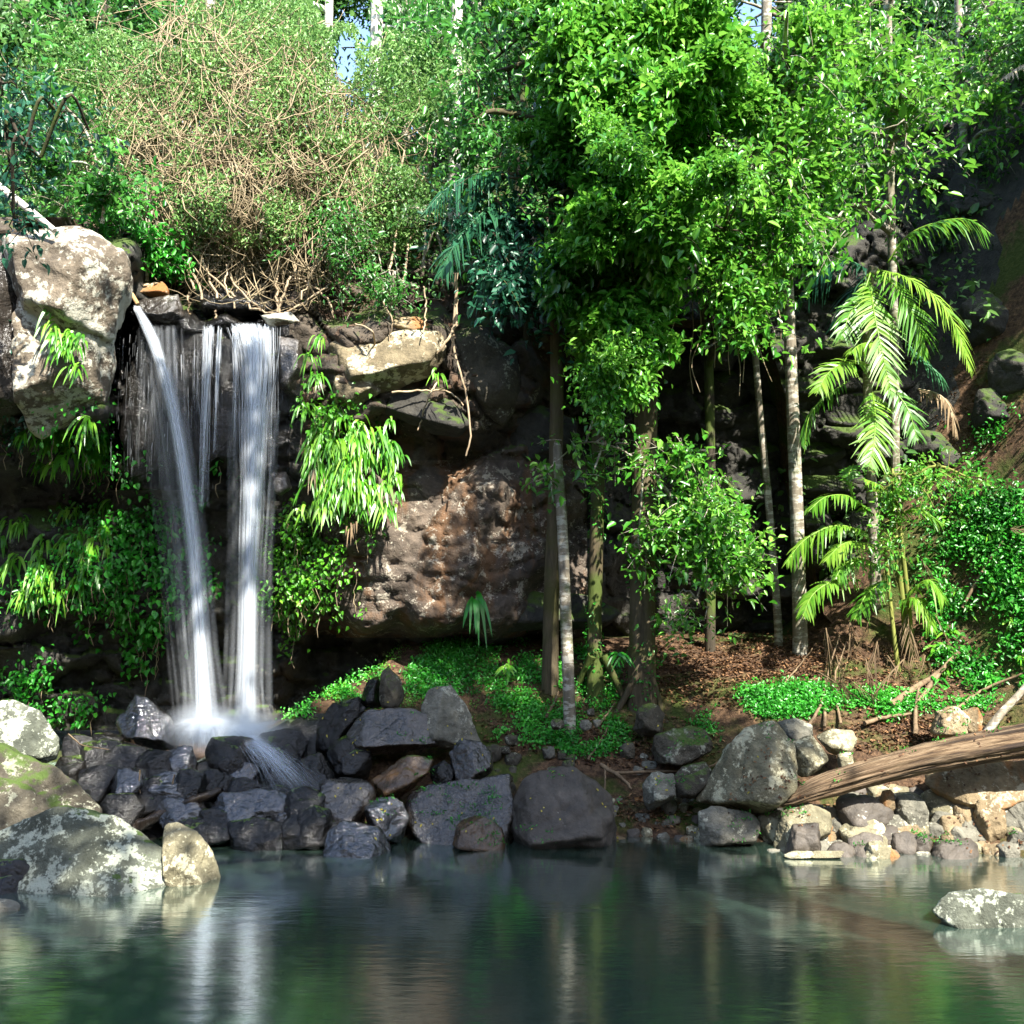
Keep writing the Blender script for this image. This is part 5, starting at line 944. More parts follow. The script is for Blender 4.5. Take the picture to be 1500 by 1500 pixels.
# ------------------------------------------------------------------ hanging ferns and creepers on the rock
def fern(px, py, Y, n, L, lab, grp, w=0.03, tint=0.55, spread=0.5, mat='leaf_fern', down=0.9):
    c = P(px, py, Y); t_ = np.linspace(0, 1, 7)[None, :, None]
    d = nrm(np.stack([rng.normal(0, spread, n), rng.uniform(-1, -0.35, n), rng.uniform(-0.2, 0.7, n)], -1)); Ln = (L * rng.uniform(0.55, 1.2, n))[:, None, None]
    p = c + rng.normal(0, 0.03, (n, 1, 3)) + d[:, None] * Ln * 0.62 * t_ + np.array([0, 0, -1.0]) * Ln * down * t_ ** 2
    dd = nrm(np.gradient(p, axis=1)); S = nrm(np.cross(dd, np.broadcast_to([0, -1.0, 0.3], dd.shape) + rng.normal(0, 0.35, (n, 1, 3))))
    W = w * np.array([0.35, 0.8, 1, 1, 0.85, 0.55, 0.05])[None, :, None] * rng.uniform(0.7, 1.3, (n, 1, 1))
    V = np.stack([p + S * W / 2, p - S * W / 2], 2); idx = np.arange(n * 14).reshape(n, 7, 2)
    a = Acc(); a.add(V, np.stack([idx[:, :-1, 0], idx[:, :-1, 1], idx[:, 1:, 1], idx[:, 1:, 0]], -1).reshape(-1, 4), None, np.repeat(np.clip(tint + rng.normal(0, 0.16, n), 0, 1), 14))
    return tag(a.obj('strap_fern', MAT[mat]), lab, 'fern', grp)
FG = [('strap fern hanging on the rock wall between the waterfall and the brown slab', 'ferns beside the falls', 120, [(430, 575), (610, 600), (600, 740), (540, 800), (430, 760), (480, 640)], 0.29),
      ('strap fern under the pale lichened outcrop', 'ferns under the lichened outcrop', 26, [(20, 610), (160, 590), (165, 690), (20, 680)], 0.32),
      ('strap fern on the shaded wall below the cave under the outcrop', 'ferns on the shaded wall', 42, [(0, 760), (170, 730), (160, 880), (0, 900)], 0.28),
      ('strap fern trailing down the face of the lichened outcrop', 'ferns on the outcrop face', 14, [(60, 440), (135, 470), (110, 560), (80, 500)], 0.24)]
def in_quad(quad):
    q = np.array(quad, float); w = rng.dirichlet(np.full(len(q), 0.7)); return (w[:, None] * q).sum(0)
for lab, grp, n, quad, L in FG:
    for _ in range(n):
        x, y = in_quad(quad); d = float(cliff_at(x, y)) - 0.05
        if 'face of' in lab: d = min(d, 10.05)
        elif 'beside' in grp: d = min(d, 11.5)
        fern(x, y, d, random.randint(7, 13), L * random.uniform(0.6, 1.25), lab, grp, tint=random.uniform(0.35, 0.95), w=random.uniform(0.02, 0.036))
for x, y in ((455, 520), (470, 495), (465, 550)): fern(x, y, 11.3, 14, 0.28, 'fine fern in the cleft between the falls and the pale ledge', 'ferns in the cleft', 0.018, 0.6)
fern(640, 545, 11.15, 10, 0.2, 'small fern perched on the overhanging block', None, 0.02, 0.7)
fern(700, 875, 12.0, 12, 0.5, 'long drooping green fern below the brown slab', None, 0.05, 0.3, 0.25, 'leaf_ground', 1.2)
fern(462, 680, 11.5, 12, 0.36, 'straw coloured dead fern beside the waterfall', None, 0.03, 0.7, 0.2, 'dead_frond', 1.2)
fern(515, 770, 11.5, 9, 0.22, 'tan dead fern at the lower end of the fern wall', None, 0.02, 0.4, 0.25, 'dead_frond', 1.1)
fern(905, 960, 11.4, 12, 0.32, 'small green fern at the foot of the thickest trunk', None, 0.03, 0.4, 0.6, 'leaf_ground', 0.5)
fern(745, 975, 11.6, 12, 0.26, 'small bright fern on the mossy slope below the cave', None, 0.03, 0.7, 0.7, 'leaf_fern', 0.5)
def creeper(label, regions, L, leafm, k=8):
    t = thing('creeper', label, 'creeper', P(regions[0][0], regions[0][1], float(cliff_at(regions[0][0], regions[0][1]))).tolist())
    lf = Acc(); st = Acc()
    for x0, y0, rx, ry, n in regions:
        x = x0 + rng.normal(0, rx * 0.55, n); y = y0 + rng.normal(0, ry * 0.55, n); ok = fbm(np.stack([x / 35, y / 35, x * 0 + rx], -1), 3, 61) > -0.12
        x, y = x[ok], y[ok]; D = cliff_at(x, y) - 0.08; C = P(x, y, D); q = len(C); nl = q * k
        C2 = np.repeat(C, k, 0) + rng.normal(0, 0.07, (nl, 3)) * np.array([1, 0.8, 1.2]); C2[:, 1] -= 0.05; L_ = L * rng.uniform(0.55, 1.3, nl)
        leaves(lf, C2, rand_dir(nl) * 0.7 + np.array([0, -0.4, -0.6]), np.array([0, -0.5, 0.7]) + rand_dir(nl) * 0.5, L_, L_ * 0.62, np.clip(np.repeat(rng.uniform(0.2, 0.7, q), k) + rng.normal(0, 0.15, nl), 0, 1))
        s = C[: max(3, q // 6)]; p = s[:, None] + np.linspace(0, 1, 6)[None, :, None] * np.array([0, -0.03, -0.4]) + rng.normal(0, 0.02, (len(s), 6, 3)); tubes(st, p, np.full(p.shape[:2], 0.005), 3)
    lf.obj('leaves', MAT[leafm], t); tag(st.obj('stems', MAT['vine_tan'], t), kind='stuff')
creeper('broad-leaved creeper hanging on the wall behind the falling water', [(200, 770, 70, 60, 110), (180, 870, 90, 60, 150), (215, 930, 70, 45, 110), (300, 880, 40, 60, 26), (310, 760, 30, 70, 26)], 0.085, 'leaf_ground')
creeper('leafy creeper spreading below the fern wall beside the brown slab', [(450, 800, 60, 60, 120), (440, 880, 50, 55, 120), (500, 760, 50, 50, 50), (520, 830, 35, 40, 26), (480, 620, 50, 60, 60)], 0.07, 'leaf_fern')
creeper('fine creeper draping the shaded rock between outcrop and waterfall', [(150, 660, 30, 80, 50), (130, 780, 60, 60, 36), (60, 860, 60, 50, 36), (110, 640, 60, 40, 40)], 0.06, 'leaf_ground')
creeper('low dark-green creeper at the foot of the shaded wall', [(60, 1020, 60, 25, 50), (120, 1040, 40, 20, 30), (30, 990, 50, 20, 26)], 0.07, 'leaf_ground')
creeper('blue-green creeper on the dark side of the lichened outcrop', [(0, 470, 30, 40, 30), (10, 640, 40, 30, 26)], 0.07, 'leaf_teal')

# ------------------------------------------------------------------ forest behind and above the cliff
def btree(px, Y, r, label, blobs, leafm, bark, L=0.12, per=1.0, top=-150, k=12, spread=0.26, gap=0.15):
    x = (px - CX) / F * Y; zb = float(hill(np.array(x), np.array(Y))); pyb = HZ - (zb - 0.1 - CAMZ) / Y * F
    if pyb < top + 100: top = pyb - 200
    tree('forest_tree', label, [(px, pyb, Y), (px + 4, pyb * 0.6 + top * 0.4, Y), (px + 10, top, Y)], r, r * 0.7, bark, blobs, leafm, per, L, 0.12, 'trees on the hillside above the cliff', 0.2, gap, k=k, spread=spread, sides=8)
btree(662, 13.6, 0.10, 'forest tree with a pale cream trunk showing beside the vine thicket', [(640, 60, 13.8, 90, 70, 0.9, 130), (610, 190, 13.2, 60, 90, 0.7, 90), (690, 210, 13.0, 50, 60, 0.6, 60)], 'leaf_mid', 'bark_white')
btree(545, 17, 0.14, 'forest tree with a leaning bleached trunk against the white sky gap', [(580, 40, 17, 70, 60, 1, 90), (500, 190, 16, 80, 60, 1, 80), (600, 150, 16, 60, 70, 1, 80)], 'leaf_back', 'bark_white')
btree(475, 18, 0.10, 'thin pale forest trunk standing before the white sky gap', [(430, 60, 17.5, 60, 80, 1.2, 120), (420, 10, 18, 70, 40, 1.2, 70)], 'leaf_back', 'bark_white')
btree(590, 20, 0.12, 'grey forest trunk behind the bleached leaning trunk', [(600, 0, 20, 60, 50, 1.2, 60), (640, 110, 20, 50, 60, 1.2, 60)], 'leaf_back', 'bark_grey')
btree(300, 16, 0.12, 'forest tree with a rounded olive crown over the vine thicket', [(300, 60, 15, 110, 60, 1.2, 170), (390, 100, 14.6, 80, 60, 1, 110), (230, 90, 14.6, 80, 50, 1, 100)], 'leaf_back', 'bark_grey')
btree(150, 15, 0.12, 'forest tree with dense dark green crown left of the thicket', [(150, 50, 14.5, 80, 60, 1, 130), (200, 30, 15, 60, 50, 1, 70), (110, 110, 13.8, 60, 50, 0.8, 80)], 'leaf_mid', 'bark_dark')
btree(30, 14.5, 0.12, 'forest tree veiled in dry grey-green creepers at the edge of the woods', [(30, 50, 14, 70, 70, 1, 130), (-40, 120, 13.8, 80, 90, 1, 100), (60, 140, 13.2, 60, 40, 0.7, 70)], 'leaf_back', 'bark_grey')
btree(760, 17, 0.13, 'forest tree with a deep green crown between thicket and bright crowns', [(740, 20, 16, 90, 60, 1.2, 150), (700, 100, 15.5, 70, 60, 1, 90), (830, 30, 16, 80, 60, 1.2, 120)], 'leaf_dark', 'bark_dark')
btree(1000, 17, 0.14, 'dark-crowned forest tree behind the sunlit crowns', [(960, 60, 16, 100, 80, 1.2, 150), (1040, 130, 15.5, 90, 80, 1, 140), (990, 230, 15, 110, 80, 1, 150)], 'leaf_dark', 'bark_dark')
btree(1115, 18, 0.13, 'grey forest trunk crossing the blue sky gap', [(1160, 60, 17, 60, 70, 1, 90), (1120, 170, 16.5, 90, 70, 1, 120), (1180, 170, 16, 80, 80, 1, 110)], 'leaf_dark', 'bark_grey')
btree(1220, 17, 0.12, 'shaded forest tree beyond the tall pale mottled trunk', [(1210, 40, 17, 60, 60, 1, 90), (1240, 200, 16, 70, 100, 1, 120), (1350, 60, 16.5, 70, 80, 1, 110)], 'leaf_dark', 'bark_dark')
btree(1440, 18, 0.14, 'forest tree darkening the top of the upper rock', [(1420, 30, 17, 90, 60, 1, 110), (1490, 120, 17, 60, 90, 1, 90), (1540, 40, 16.5, 70, 80, 1, 80)], 'leaf_dark', 'bark_dark')
btree(860, 22, 0.15, 'distant forest tree filling the crown gaps with shade', [(860, 120, 20, 120, 110, 1.5, 170), (780, 60, 21, 90, 80, 1.5, 110)], 'leaf_dark', 'bark_dark', L=0.16)
btree(90, 19, 0.14, 'far forest tree closing the canopy over the dark crown', [(60, 10, 18, 110, 60, 1.5, 140), (190, 0, 18, 100, 60, 1.5, 140), (120, 90, 17, 90, 60, 1.2, 110)], 'leaf_mid', 'bark_dark', L=0.15)
btree(360, 20, 0.14, 'far forest tree closing the canopy over the olive crown', [(320, 5, 19, 110, 50, 1.5, 140), (420, 20, 19, 60, 60, 1.5, 90), (380, 90, 18, 100, 60, 1.5, 120)], 'leaf_mid', 'bark_grey', L=0.15)
btree(690, 19, 0.13, 'far forest tree beyond the cream trunk', [(660, 20, 18, 70, 60, 1.3, 110), (620, 100, 18, 60, 70, 1.3, 100), (700, 120, 17, 70, 70, 1, 100), (560, 180, 17, 70, 50, 1, 80)], 'leaf_mid', 'bark_grey', L=0.14)
tree('bush', 'dark straggling shrub clinging to the upper rock by the thin mottled trunk', [(1470, 380, 14.6), (1465, 340, 14.4), (1460, 300, 14.2)], 0.03, 0.015, 'bark_dark', [(1450, 260, 14.0, 60, 50, 0.5, 80), (1480, 330, 14.0, 50, 60, 0.5, 70), (1380, 330, 14.0, 40, 40, 0.4, 40), (1440, 400, 13.9, 60, 40, 0.4, 50)], 'leaf_dark', 1.0, 0.08, cat='bush', k=12, spread=0.14)
tree('bush', 'sparse shrub on the stony slope beside the tall palm', [(1450, 640, 13.2), (1455, 600, 13.1), (1460, 570, 13.0)], 0.02, 0.01, 'bark_grey', [(1440, 620, 13.0, 60, 25, 0.3, 36), (1480, 590, 13.0, 50, 30, 0.3, 30), (1470, 480, 13.4, 40, 30, 0.3, 16)], 'leaf_ground', 1.0, 0.07, cat='bush', k=12, spread=0.13)
for i_, (px_, sh) in enumerate([(40, 'olive'), (230, 'dark'), (410, 'olive'), (620, 'mid'), (800, 'dark'), (960, 'mid'), (1160, 'olive'), (1340, 'dark'), (1480, 'mid')]):
    wd = ['beyond the grey-green creepers', 'beyond the dark crown', 'beside the white sky gap', 'past the cream trunk', 'past the deep green crown', 'behind the bright crowns', 'beside the blue sky gap', 'beyond the mottled trunk', 'over the upper rock'][i_]
    btree(px_, 24 + (i_ % 3), 0.16, 'tall far %s green tree topping the forest %s' % (sh, wd), extra((px_ - 120, -40, px_ + 120, 90), 16, 22, 27, 40 + i_) + [(px_, 10, 25, 110, 60, 2, 90)], {'olive': 'leaf_back', 'dark': 'leaf_dark', 'mid': 'leaf_mid'}[sh], 'bark_grey', L=0.17, spread=0.4)
def undergrowth():
    r = np.random.default_rng(3); n = 1500; Y = r.uniform(13.2, 29, n); px = r.uniform(-60, 1560, n); x = (px - CX) / F * Y; z = hill(x, Y) + r.uniform(-0.1, 1.2, n) ** 1.0 * np.where(Y > 20, 3.0, 1.0)
    py = HZ - (z - CAMZ) / Y * F; a = Acc()
    b = [(px[i], py[i], Y[i], 0.45 / Y[i] * F, 0.35 / Y[i] * F, 0.45, 10) for i in range(n)]
    crown_leaves(a, b, 1.0, 0.13, -0.2, 0.3, 31, 12, 0.24); tag(a.obj('undergrowth', MAT['leaf_back']), 'tangled undergrowth covering the wooded hillside', 'undergrowth', None, 'stuff')
undergrowth()
def ledge_bushes():
    for lab, blobs, lm, L in (('small grey-green bush on the ledge beside the falls', [(570, 430, 11.5, 45, 30, 0.35, 60), (540, 410, 11.7, 40, 30, 0.3, 40)], 'leaf_mid', 0.05),
                              ('feathery green bush hanging under the thicket corner', [(510, 370, 11.7, 45, 50, 0.4, 80), (490, 330, 11.7, 40, 40, 0.4, 50)], 'leaf_mid', 0.055),
                              ('dark leafy bush at the foot of the thicket above the fall lip', [(215, 340, 11.7, 40, 60, 0.4, 90), (240, 390, 11.9, 50, 35, 0.4, 70), (160, 300, 11.6, 50, 40, 0.4, 70)], 'leaf_ground', 0.08),
                              ('glossy bright shrub above the lichened outcrop', [(150, 270, 11.0, 60, 45, 0.4, 90), (90, 150, 11.6, 60, 45, 0.5, 70), (60, 240, 11.3, 60, 60, 0.5, 90)], 'leaf_mid', 0.09),
                              ('pale leafy shrub below the cream trunk', [(620, 330, 11.9, 45, 50, 0.4, 50), (590, 280, 12.2, 45, 60, 0.4, 60), (650, 380, 11.9, 40, 30, 0.3, 24)], 'leaf_back', 0.06)):
        q = blobs[0]; t = tree('bush', lab, [(q[0], q[1] + q[4] + 12, q[2] + 0.15), (q[0] + 3, q[1] + q[4] * 0.4, q[2] + 0.05), (q[0], q[1], q[2])], 0.02, 0.01, 'bark_grey', blobs, lm, 1.0, L, cat='bush', k=12, spread=0.11)
ledge_bushes()
tree('overhanging_branch', 'shaded blue-green branch drooping in front of the lichened outcrop', [(-160, 120, 8.6), (-80, 160, 8.4), (0, 190, 8.2), (60, 230, 8.0)], 0.03, 0.012, 'bark_dark',
     [(20, 190, 8.2, 50, 45, 0.35, 34), (-10, 90, 8.3, 50, 60, 0.4, 34), (80, 160, 8.1, 45, 40, 0.3, 14), (130, 190, 8.1, 40, 22, 0.25, 8), (20, 320, 8.2, 45, 40, 0.3, 12), (20, 260, 8.2, 40, 30, 0.3, 20)], 'leaf_teal', 1.0, 0.075, cat='branch', k=9, spread=0.11)
a = Acc(); tubes(a, spline(P([-60, 0, 40, 80], [230, 275, 305, 338], [10.2, 10.1, 10.0, 9.95]), 12), np.linspace(0.05, 0.03, 12), 8); tag(a.obj('fallen_branch', MAT['bark_white']), 'bare pale branch propped on the lichened outcrop', 'branch')
a = Acc(); tubes(a, spline(P([172, 190, 202], [418, 428, 446], [11.3, 11.25, 11.2]), 8), np.linspace(0.03, 0.025, 8), 7); tag(a.obj('fallen_branch', MAT['dry_leaf']), 'short reddish branch lying across the waterfall lip', 'branch')

# ------------------------------------------------------------------ ground cover, litter, sticks
def patch_points(patches):
    xs_, ys_ = [], []
    for x0, y0, rx, ry, n in patches:
        th = rng.uniform(0, 2 * np.pi, n); rr = rng.uniform(0, 1, n) ** 0.6
        xs_.append(x0 + rx * rr * np.cos(th)); ys_.append(y0 + ry * rr * np.sin(th))
    x, y = np.concatenate(xs_), np.concatenate(ys_); Y, ok = ground_hit(x, y); return x[ok], y[ok], Y[ok]
def cover(name, label, patches, L, mat, lift=0.05, k=5, flat=0.6, spread=0.05):
    x, y, Y = patch_points(patches); C = P(x, y, Y - 0.02); keep = fbm(C * (1.5 if lift > 0.08 else 2.2), 3, 88) > (0.02 if lift > 0.08 else -0.08); C = C[keep]; n = len(C) * k
    C2 = np.repeat(C, k, 0) + rng.normal(0, spread, (n, 3)) * np.array([1, 1, 0.6]); C2[:, 2] += np.abs(rng.normal(0, lift, n)); L_ = L * rng.uniform(0.5, 1.4, n)
    a = Acc(); leaves(a, C2, rand_dir(n) + np.array([0, -0.2, -0.1]), np.array([0, -0.1, flat * 0.6]) + rand_dir(n) * 0.6 + SUNV * 0.8, L_, L_ * 0.6, np.clip(np.repeat(0.5 + 0.5 * fbm(C * 1.5, 2, 5), k) + rng.normal(0, 0.18, n), 0, 1))
    return tag(a.obj(name, MAT[mat]), label, 'ground cover', None, 'stuff')
cover('ground_cover', 'low bright green leafy cover over the steep bank', [(1450, 770, 90, 80, 800), (1450, 900, 90, 80, 1000), (1400, 820, 60, 80, 300), (1480, 650, 60, 40, 200), (1470, 1010, 60, 40, 500), (1390, 950, 40, 40, 250), (1560, 800, 80, 200, 700)], 0.05, 'leaf_ground', 0.10, 6, spread=0.07)
cover('ground_cover', 'duller green weeds mixed through the steep bank cover', [(1440, 800, 100, 120, 420), (1420, 930, 90, 80, 300), (1480, 700, 60, 60, 150)], 0.06, 'leaf_mid', 0.14, 5, spread=0.1)
for _ in range(26):
    x, y = random.uniform(1370, 1500), random.uniform(690, 1010); fern(x, y, gbase(x, y) - 0.05, random.randint(8, 14), random.uniform(0.18, 0.34), 'small arching fern growing through the steep bank cover', 'ferns on the steep bank', 0.028, random.uniform(0.3, 0.8), 0.8, random.choice(['leaf_fern', 'leaf_ground']), 0.45)
cover('moss_plants', 'small green plants and moss on the slope under the trunks', [(1150, 1020, 70, 35, 1100), (1280, 1035, 70, 22, 500), (640, 985, 60, 40, 700), (760, 1000, 70, 40, 600), (770, 1060, 60, 40, 500), (860, 1080, 60, 30, 500), (540, 1010, 50, 30, 400), (470, 1000, 60, 25, 250), (1060, 1060, 50, 20, 200), (860, 1000, 50, 50, 500), (700, 950, 80, 20, 260), (420, 1040, 40, 15, 120), (1400, 1030, 60, 20, 200)], 0.04, 'leaf_ground', 0.04, 7, spread=0.05)
cover('moss_plants', 'yellow-green moss tufts on the slope beside the falls', [(560, 1000, 90, 40, 800), (650, 960, 80, 30, 500), (450, 1010, 60, 20, 300), (730, 1030, 40, 40, 250)], 0.022, 'leaf_fern', 0.02, 8, spread=0.04)
def litter():
    x, y, Y = patch_points([(1060, 980, 150, 60, 4200), (1290, 1000, 120, 50, 1600), (1330, 1080, 130, 30, 1400), (930, 1090, 130, 40, 1300), (960, 1190, 60, 30, 500), (760, 1060, 80, 50, 500), (1150, 960, 70, 60, 900), (1420, 880, 100, 120, 600), (1430, 600, 80, 80, 500), (1400, 1060, 90, 20, 400), (1350, 1200, 150, 50, 500)])
    C = P(x, y, Y); C[:, 2] = ground(C[:, 0], C[:, 1]) + rng.uniform(0.0, 0.03, len(C)); n = len(C); L = rng.uniform(0.02, 0.065, n); D = rand_dir(n); D[:, 2] *= 0.3
    a = Acc(); leaves(a, C, D, np.array([0, -0.1, 1.0]) + rand_dir(n) * 0.5, L, L * 0.5, rng.uniform(0, 1, n)); tag(a.obj('leaf_litter', MAT['litter']), 'brown fallen leaves carpeting the bank', 'leaves', None, 'stuff')
litter()
def stick(pl, r, label, mat='stick', off=0.12, group=None):
    q = np.array(pl, float); Y = []
    for x, y in q:
        h, ok = ground_hit([x], [y]); Y.append(float(h[0]) if ok[0] else 11.6)
    Y = np.minimum(np.array(Y), 12.0); Y = np.linspace(Y[0], Y[-1], len(Y)) if np.ptp(Y) > 1.2 else Y
    a = Acc(); s = spline(P(q[:, 0], q[:, 1], Y - off), 12) + rng.normal(0, 0.004, (12, 3)); tubes(a, s, np.linspace(r, r * 0.5, 12), 5); return tag(a.obj('fallen_stick', MAT[mat]), label, 'stick', group)
for pl, r, lab in (([(1410, 890), (1440, 835), (1468, 792)], 0.022, 'straight bare stick leaning on the green bank'), ([(1185, 1062), (1203, 1030), (1212, 980)], 0.022, 'bent stick propped beside the green mound'), ([(1208, 1065), (1210, 1000), (1230, 930)], 0.02, 'thin upright stick next to the bent stick'), ([(1232, 1060), (1222, 1000), (1240, 940)], 0.018, 'forked dry stick behind the bent stick'),
                   ([(1305, 1032), (1340, 1008), (1375, 985), (1405, 955)], 0.05, 'thick broken branch lying up the bank'), ([(1345, 1030), (1372, 990), (1400, 958)], 0.04, 'splintered pale branch beside the thick broken branch'), ([(1400, 1040), (1440, 1010), (1500, 985)], 0.025, 'long thin branch above the fallen log'), ([(1341, 1076), (1342, 1030), (1348, 1000)], 0.028, 'short upright stump stick behind the log'),
                   ([(1265, 1060), (1300, 1050), (1335, 1045)], 0.03, 'short brown branch lying behind the log'), ([(900, 1132), (960, 1130), (1030, 1126), (1060, 1110)], 0.02, 'long reddish stick lying by the grey block'), ([(862, 1112), (880, 1085), (892, 1060)], 0.014, 'thin stick leaning above the smooth dark boulder'), ([(886, 1125), (886, 1150), (882, 1170)], 0.012, 'short twig among the debris by the smooth dark boulder'),
                   ([(800, 1050), (812, 1030), (818, 1012)], 0.02, 'pale stick beside the pale slender stem'), ([(945, 1085), (944, 1050), (950, 1030)], 0.02, 'grey twig standing by the small mossy stone'), ([(875, 1065), (890, 1045), (900, 1030)], 0.016, 'dark twig under the mossy roots'), ([(880, 1120), (910, 1140), (925, 1155)], 0.03, 'curl of brown bark in the debris'), ([(1150, 1000), (1170, 975), (1190, 950)], 0.014, 'thin twig on the brown litter slope')):
    stick(pl, r, lab)
for i, (x, y, dx, dy) in enumerate([(1225, 960, 20, 70), (1245, 930, -20, 90), (1268, 965, 12, 70), (1285, 940, -25, 80), (1250, 1000, 45, 30), (1300, 960, 35, 50), (1325, 965, -50, 60), (1275, 900, -30, 70), (1210, 920, 10, 90), (1355, 960, -20, 50), (1370, 900, 30, 60), (1350, 820, 30, 60), (1480, 775, 60, 5), (1240, 900, 10, 60), (1200, 985, 60, 40), (1330, 900, 10, 80)]):
    a = Acc(); Yb = min(gbase(x + dx, min(y + dy, 1050)), 12.2); bx = rng.uniform(-4, 4)
    frond(a, [(x, y, Yb), (x + dx * 0.4 + bx, y + dy * 0.4, Yb - 0.1), (x + dx, y + dy, Yb - 0.12)], wid=rng.uniform(0.12, 0.3), n=int(rng.integers(5, 12)), droop=rng.uniform(0.1, 0.5), tint=rng.uniform(0.0, 0.4), lw=0.012, face=tuple(rng.normal(0, 1, 3)), sweep=rng.uniform(0.8, 2.5))
    tag(a.obj('dead_palm_frond', MAT['dead_frond']), 'dry brown palm frond hanging or lying around the palm bases', 'frond', 'dead fronds under the palms')
# driftwood in the wet pile, wet slanting log
a = Acc(); trunk_mesh(a, P([200, 214, 250, 300, 318, 326], [1212, 1204, 1186, 1166, 1160, 1158], [9.75, 9.75, 9.8, 9.85, 9.9, 9.9]), 0.062, 0.03, 26, 14, wob=0.5); tag(a.obj('sunken_log', MAT['wet_wood']), 'dark wet log slanting through the rock pile under the falls', 'log')
for pl, lab in (([(100, 1075), (112, 1085), (122, 1092), (160, 1098)], 'bare bent twig caught on the wet pile'), ([(205, 1128), (205, 1160), (222, 1185)], 'pale twig hanging in the gap of the wet pile'), ([(256, 1135), (248, 1165), (240, 1180)], 'short twig lodged between the wet rocks')):
    a = Acc(); q = np.array(pl); tubes(a, spline(P(q[:, 0], q[:, 1], np.full(len(q), 9.95)), 10), np.linspace(0.008, 0.004, 10), 5); tag(a.obj('fallen_stick', MAT['stick']), lab, 'stick')

# ------------------------------------------------------------------ the tall trees over the near bank, out of view, that shade the pool
def shade_tree(label, base, top, lobes, n, hole):
    t = thing('shade_tree', label, 'tree', base)
    a = Acc(); c = trunk_mesh(a, np.array([base, (np.array(base) + np.array(top)) / 2 + [0.3, 0.2, 0], top]), 0.4, 0.18, 24, 12, flare=0.6); 
    for l in lobes: tubes(a, spline(np.array([top, (np.array(top) + np.array(l[0])) / 2 + [0, 0, 0.5], l[0]]), 10), np.linspace(0.14, 0.04, 10), 6)
    a.obj('trunk', MAT['bark_grey'], t)
    P_ = []
    for cc, R, w in lobes:
        d = rand_dir(int(n * w)) * rng.uniform(0, 1, (int(n * w), 1)) ** 0.4; p = np.array(cc) + d * np.array(R); P_.append(p)
    p = np.concatenate(P_); p = p[fbm(p * 0.9, 3, 4) > -0.12]
    lf = Acc(); q = len(p); k = 12; nl = q * k; base_ = np.repeat(p, k, 0) + rng.normal(0, 0.25, (nl, 3)); L = rng.uniform(0.12, 0.2, nl)
    leaves(lf, base_, rand_dir(nl), np.array([0, 0, 1.0]) + rand_dir(nl) * 0.5, L, L * 0.6, rng.uniform(0.2, 0.8, nl)); lf.obj('crown', MAT['leaf_mid'], t)
shade_tree('tall tree on the near bank whose crown shades the pool and the falls', (8.5, 0.5, float(ground(np.array(8.5), np.array(0.5))) - 0.1), (5.0, 1.8, 9.5),
           [((-0.3, 5.2, 11.2), (1.1, 1.2, 0.6), 0.8), ((1.4, 2.2, 10.9), (1.2, 1.0, 0.6), 0.7), ((3.4, 2.5, 11.0), (1.7, 1.6, 0.7), 1.2), ((5.4, -3.0, 11.0), (4.2, 1.9, 0.8), 3.6), ((5.6, 2.2, 11.2), (1.8, 1.8, 0.8), 1.3), ((4.4, -0.3, 11.0), (3.0, 1.8, 0.8), 2.8), ((0.8, 0.2, 10.8), (1.5, 1.3, 0.7), 1.0), ((3.4, 5.0, 11.2), (1.3, 0.7, 0.5), 0.6)], 420, None)
shade_tree('tall tree on the steep bank whose crown shades the upper rock', (10.5, 11.5, float(ground(np.array(10.5), np.array(11.5))) - 0.2), (9.6, 11.6, 9.6),
           [((8.4, 11.6, 10.4), (1.5, 1.8, 0.9), 1.3), ((8.3, 10.2, 10.6), (1.6, 1.3, 0.8), 1.3), ((9.4, 10.2, 9.6), (1.3, 1.3, 0.9), 0.9)], 420, None)

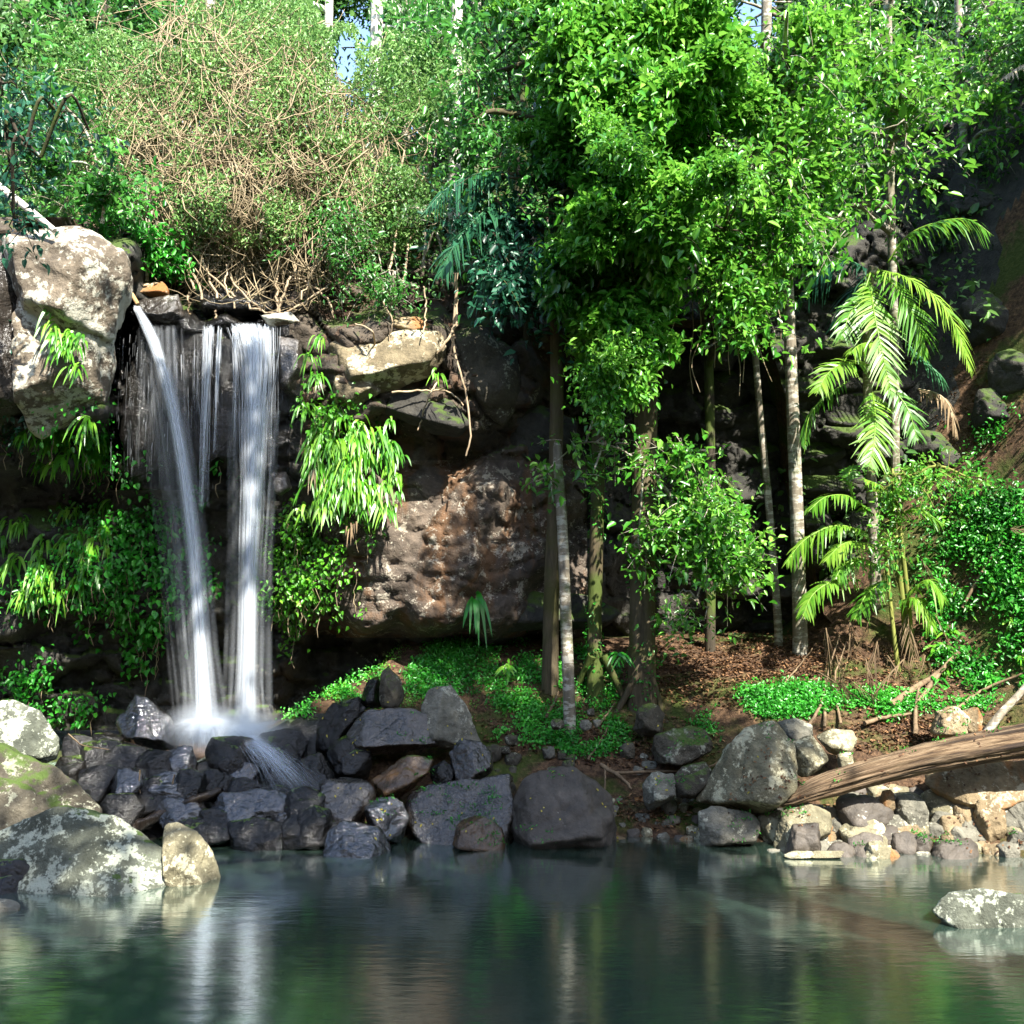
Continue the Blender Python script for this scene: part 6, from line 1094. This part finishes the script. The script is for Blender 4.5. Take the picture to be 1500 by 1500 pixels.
# ------------------------------------------------------------------ fallen leaves and moss tufts on the rocks
bpy.context.view_layer.update(); _dg = bpy.context.evaluated_depsgraph_get()
def on_rocks(n, region, minz, names=('boulder', 'stone', 'rock_block', 'fallen_log', 'trunk')):
    r = np.random.default_rng(77); out = []
    for _ in range(n):
        p = P(r.uniform(region[0], region[2]), r.uniform(region[1], region[3]), 1.0); o = Vector((0, 0, CAMZ)); d = (Vector(p) - o).normalized()
        ok, loc, nor, _i, ob, _m = sc.ray_cast(_dg, o, d)
        if ok and nor.z > minz and ob.name.split('.')[0] in names: out.append((loc + nor * 0.006, nor))
    return np.array([q[0] for q in out]).reshape(-1, 3), np.array([q[1] for q in out]).reshape(-1, 3)
for reg, n, mt, lab, L0, mz in (((470, 990, 1120, 1235), 150, 'yellow_leaf', 'tiny yellow fallen leaves scattered on the wet boulders', 0.035, 0.2), ((900, 1040, 1500, 1255), 1100, 'litter', 'brown fallen leaves caught among the shore stones', 0.038, 0.2)):
    C, Nn = on_rocks(n, reg, mz); kp = fbm(C * 2.2, 3, 23) > (0.16 if mt == 'litter' else -0.3); C, Nn = C[kp], Nn[kp]; k = len(C)
    if k:
        D = rand_dir(k); a = Acc(); leaves(a, C, D - Nn * (D * Nn).sum(-1, keepdims=True), Nn + rand_dir(k) * 0.25, L0 * rng.uniform(0.5, 1.2, k), L0 * 0.5, rng.uniform(0, 1, k)); tag(a.obj('fallen_leaves', MAT[mt]), lab, 'leaves', None, 'stuff')
C, Nn = on_rocks(1500, (540, 980, 1500, 1240), 0.45); C = C[fbm(C * 2.5, 2, 19) > 0.12]; k = len(C) * 9
if k:
    C2 = np.repeat(C, 9, 0) + rng.normal(0, 0.03, (k, 3)) * np.array([1, 1, 0.3]); a = Acc(); L_ = rng.uniform(0.015, 0.04, k)
    leaves(a, C2, rand_dir(k) + np.array([0, 0, 0.6]), rand_dir(k), L_, L_ * 0.4, rng.uniform(0, 0.8, k)); tag(a.obj('moss_plants', MAT['leaf_ground']), 'tiny moss tufts growing in the creases of the shore rocks', 'moss', None, 'stuff')
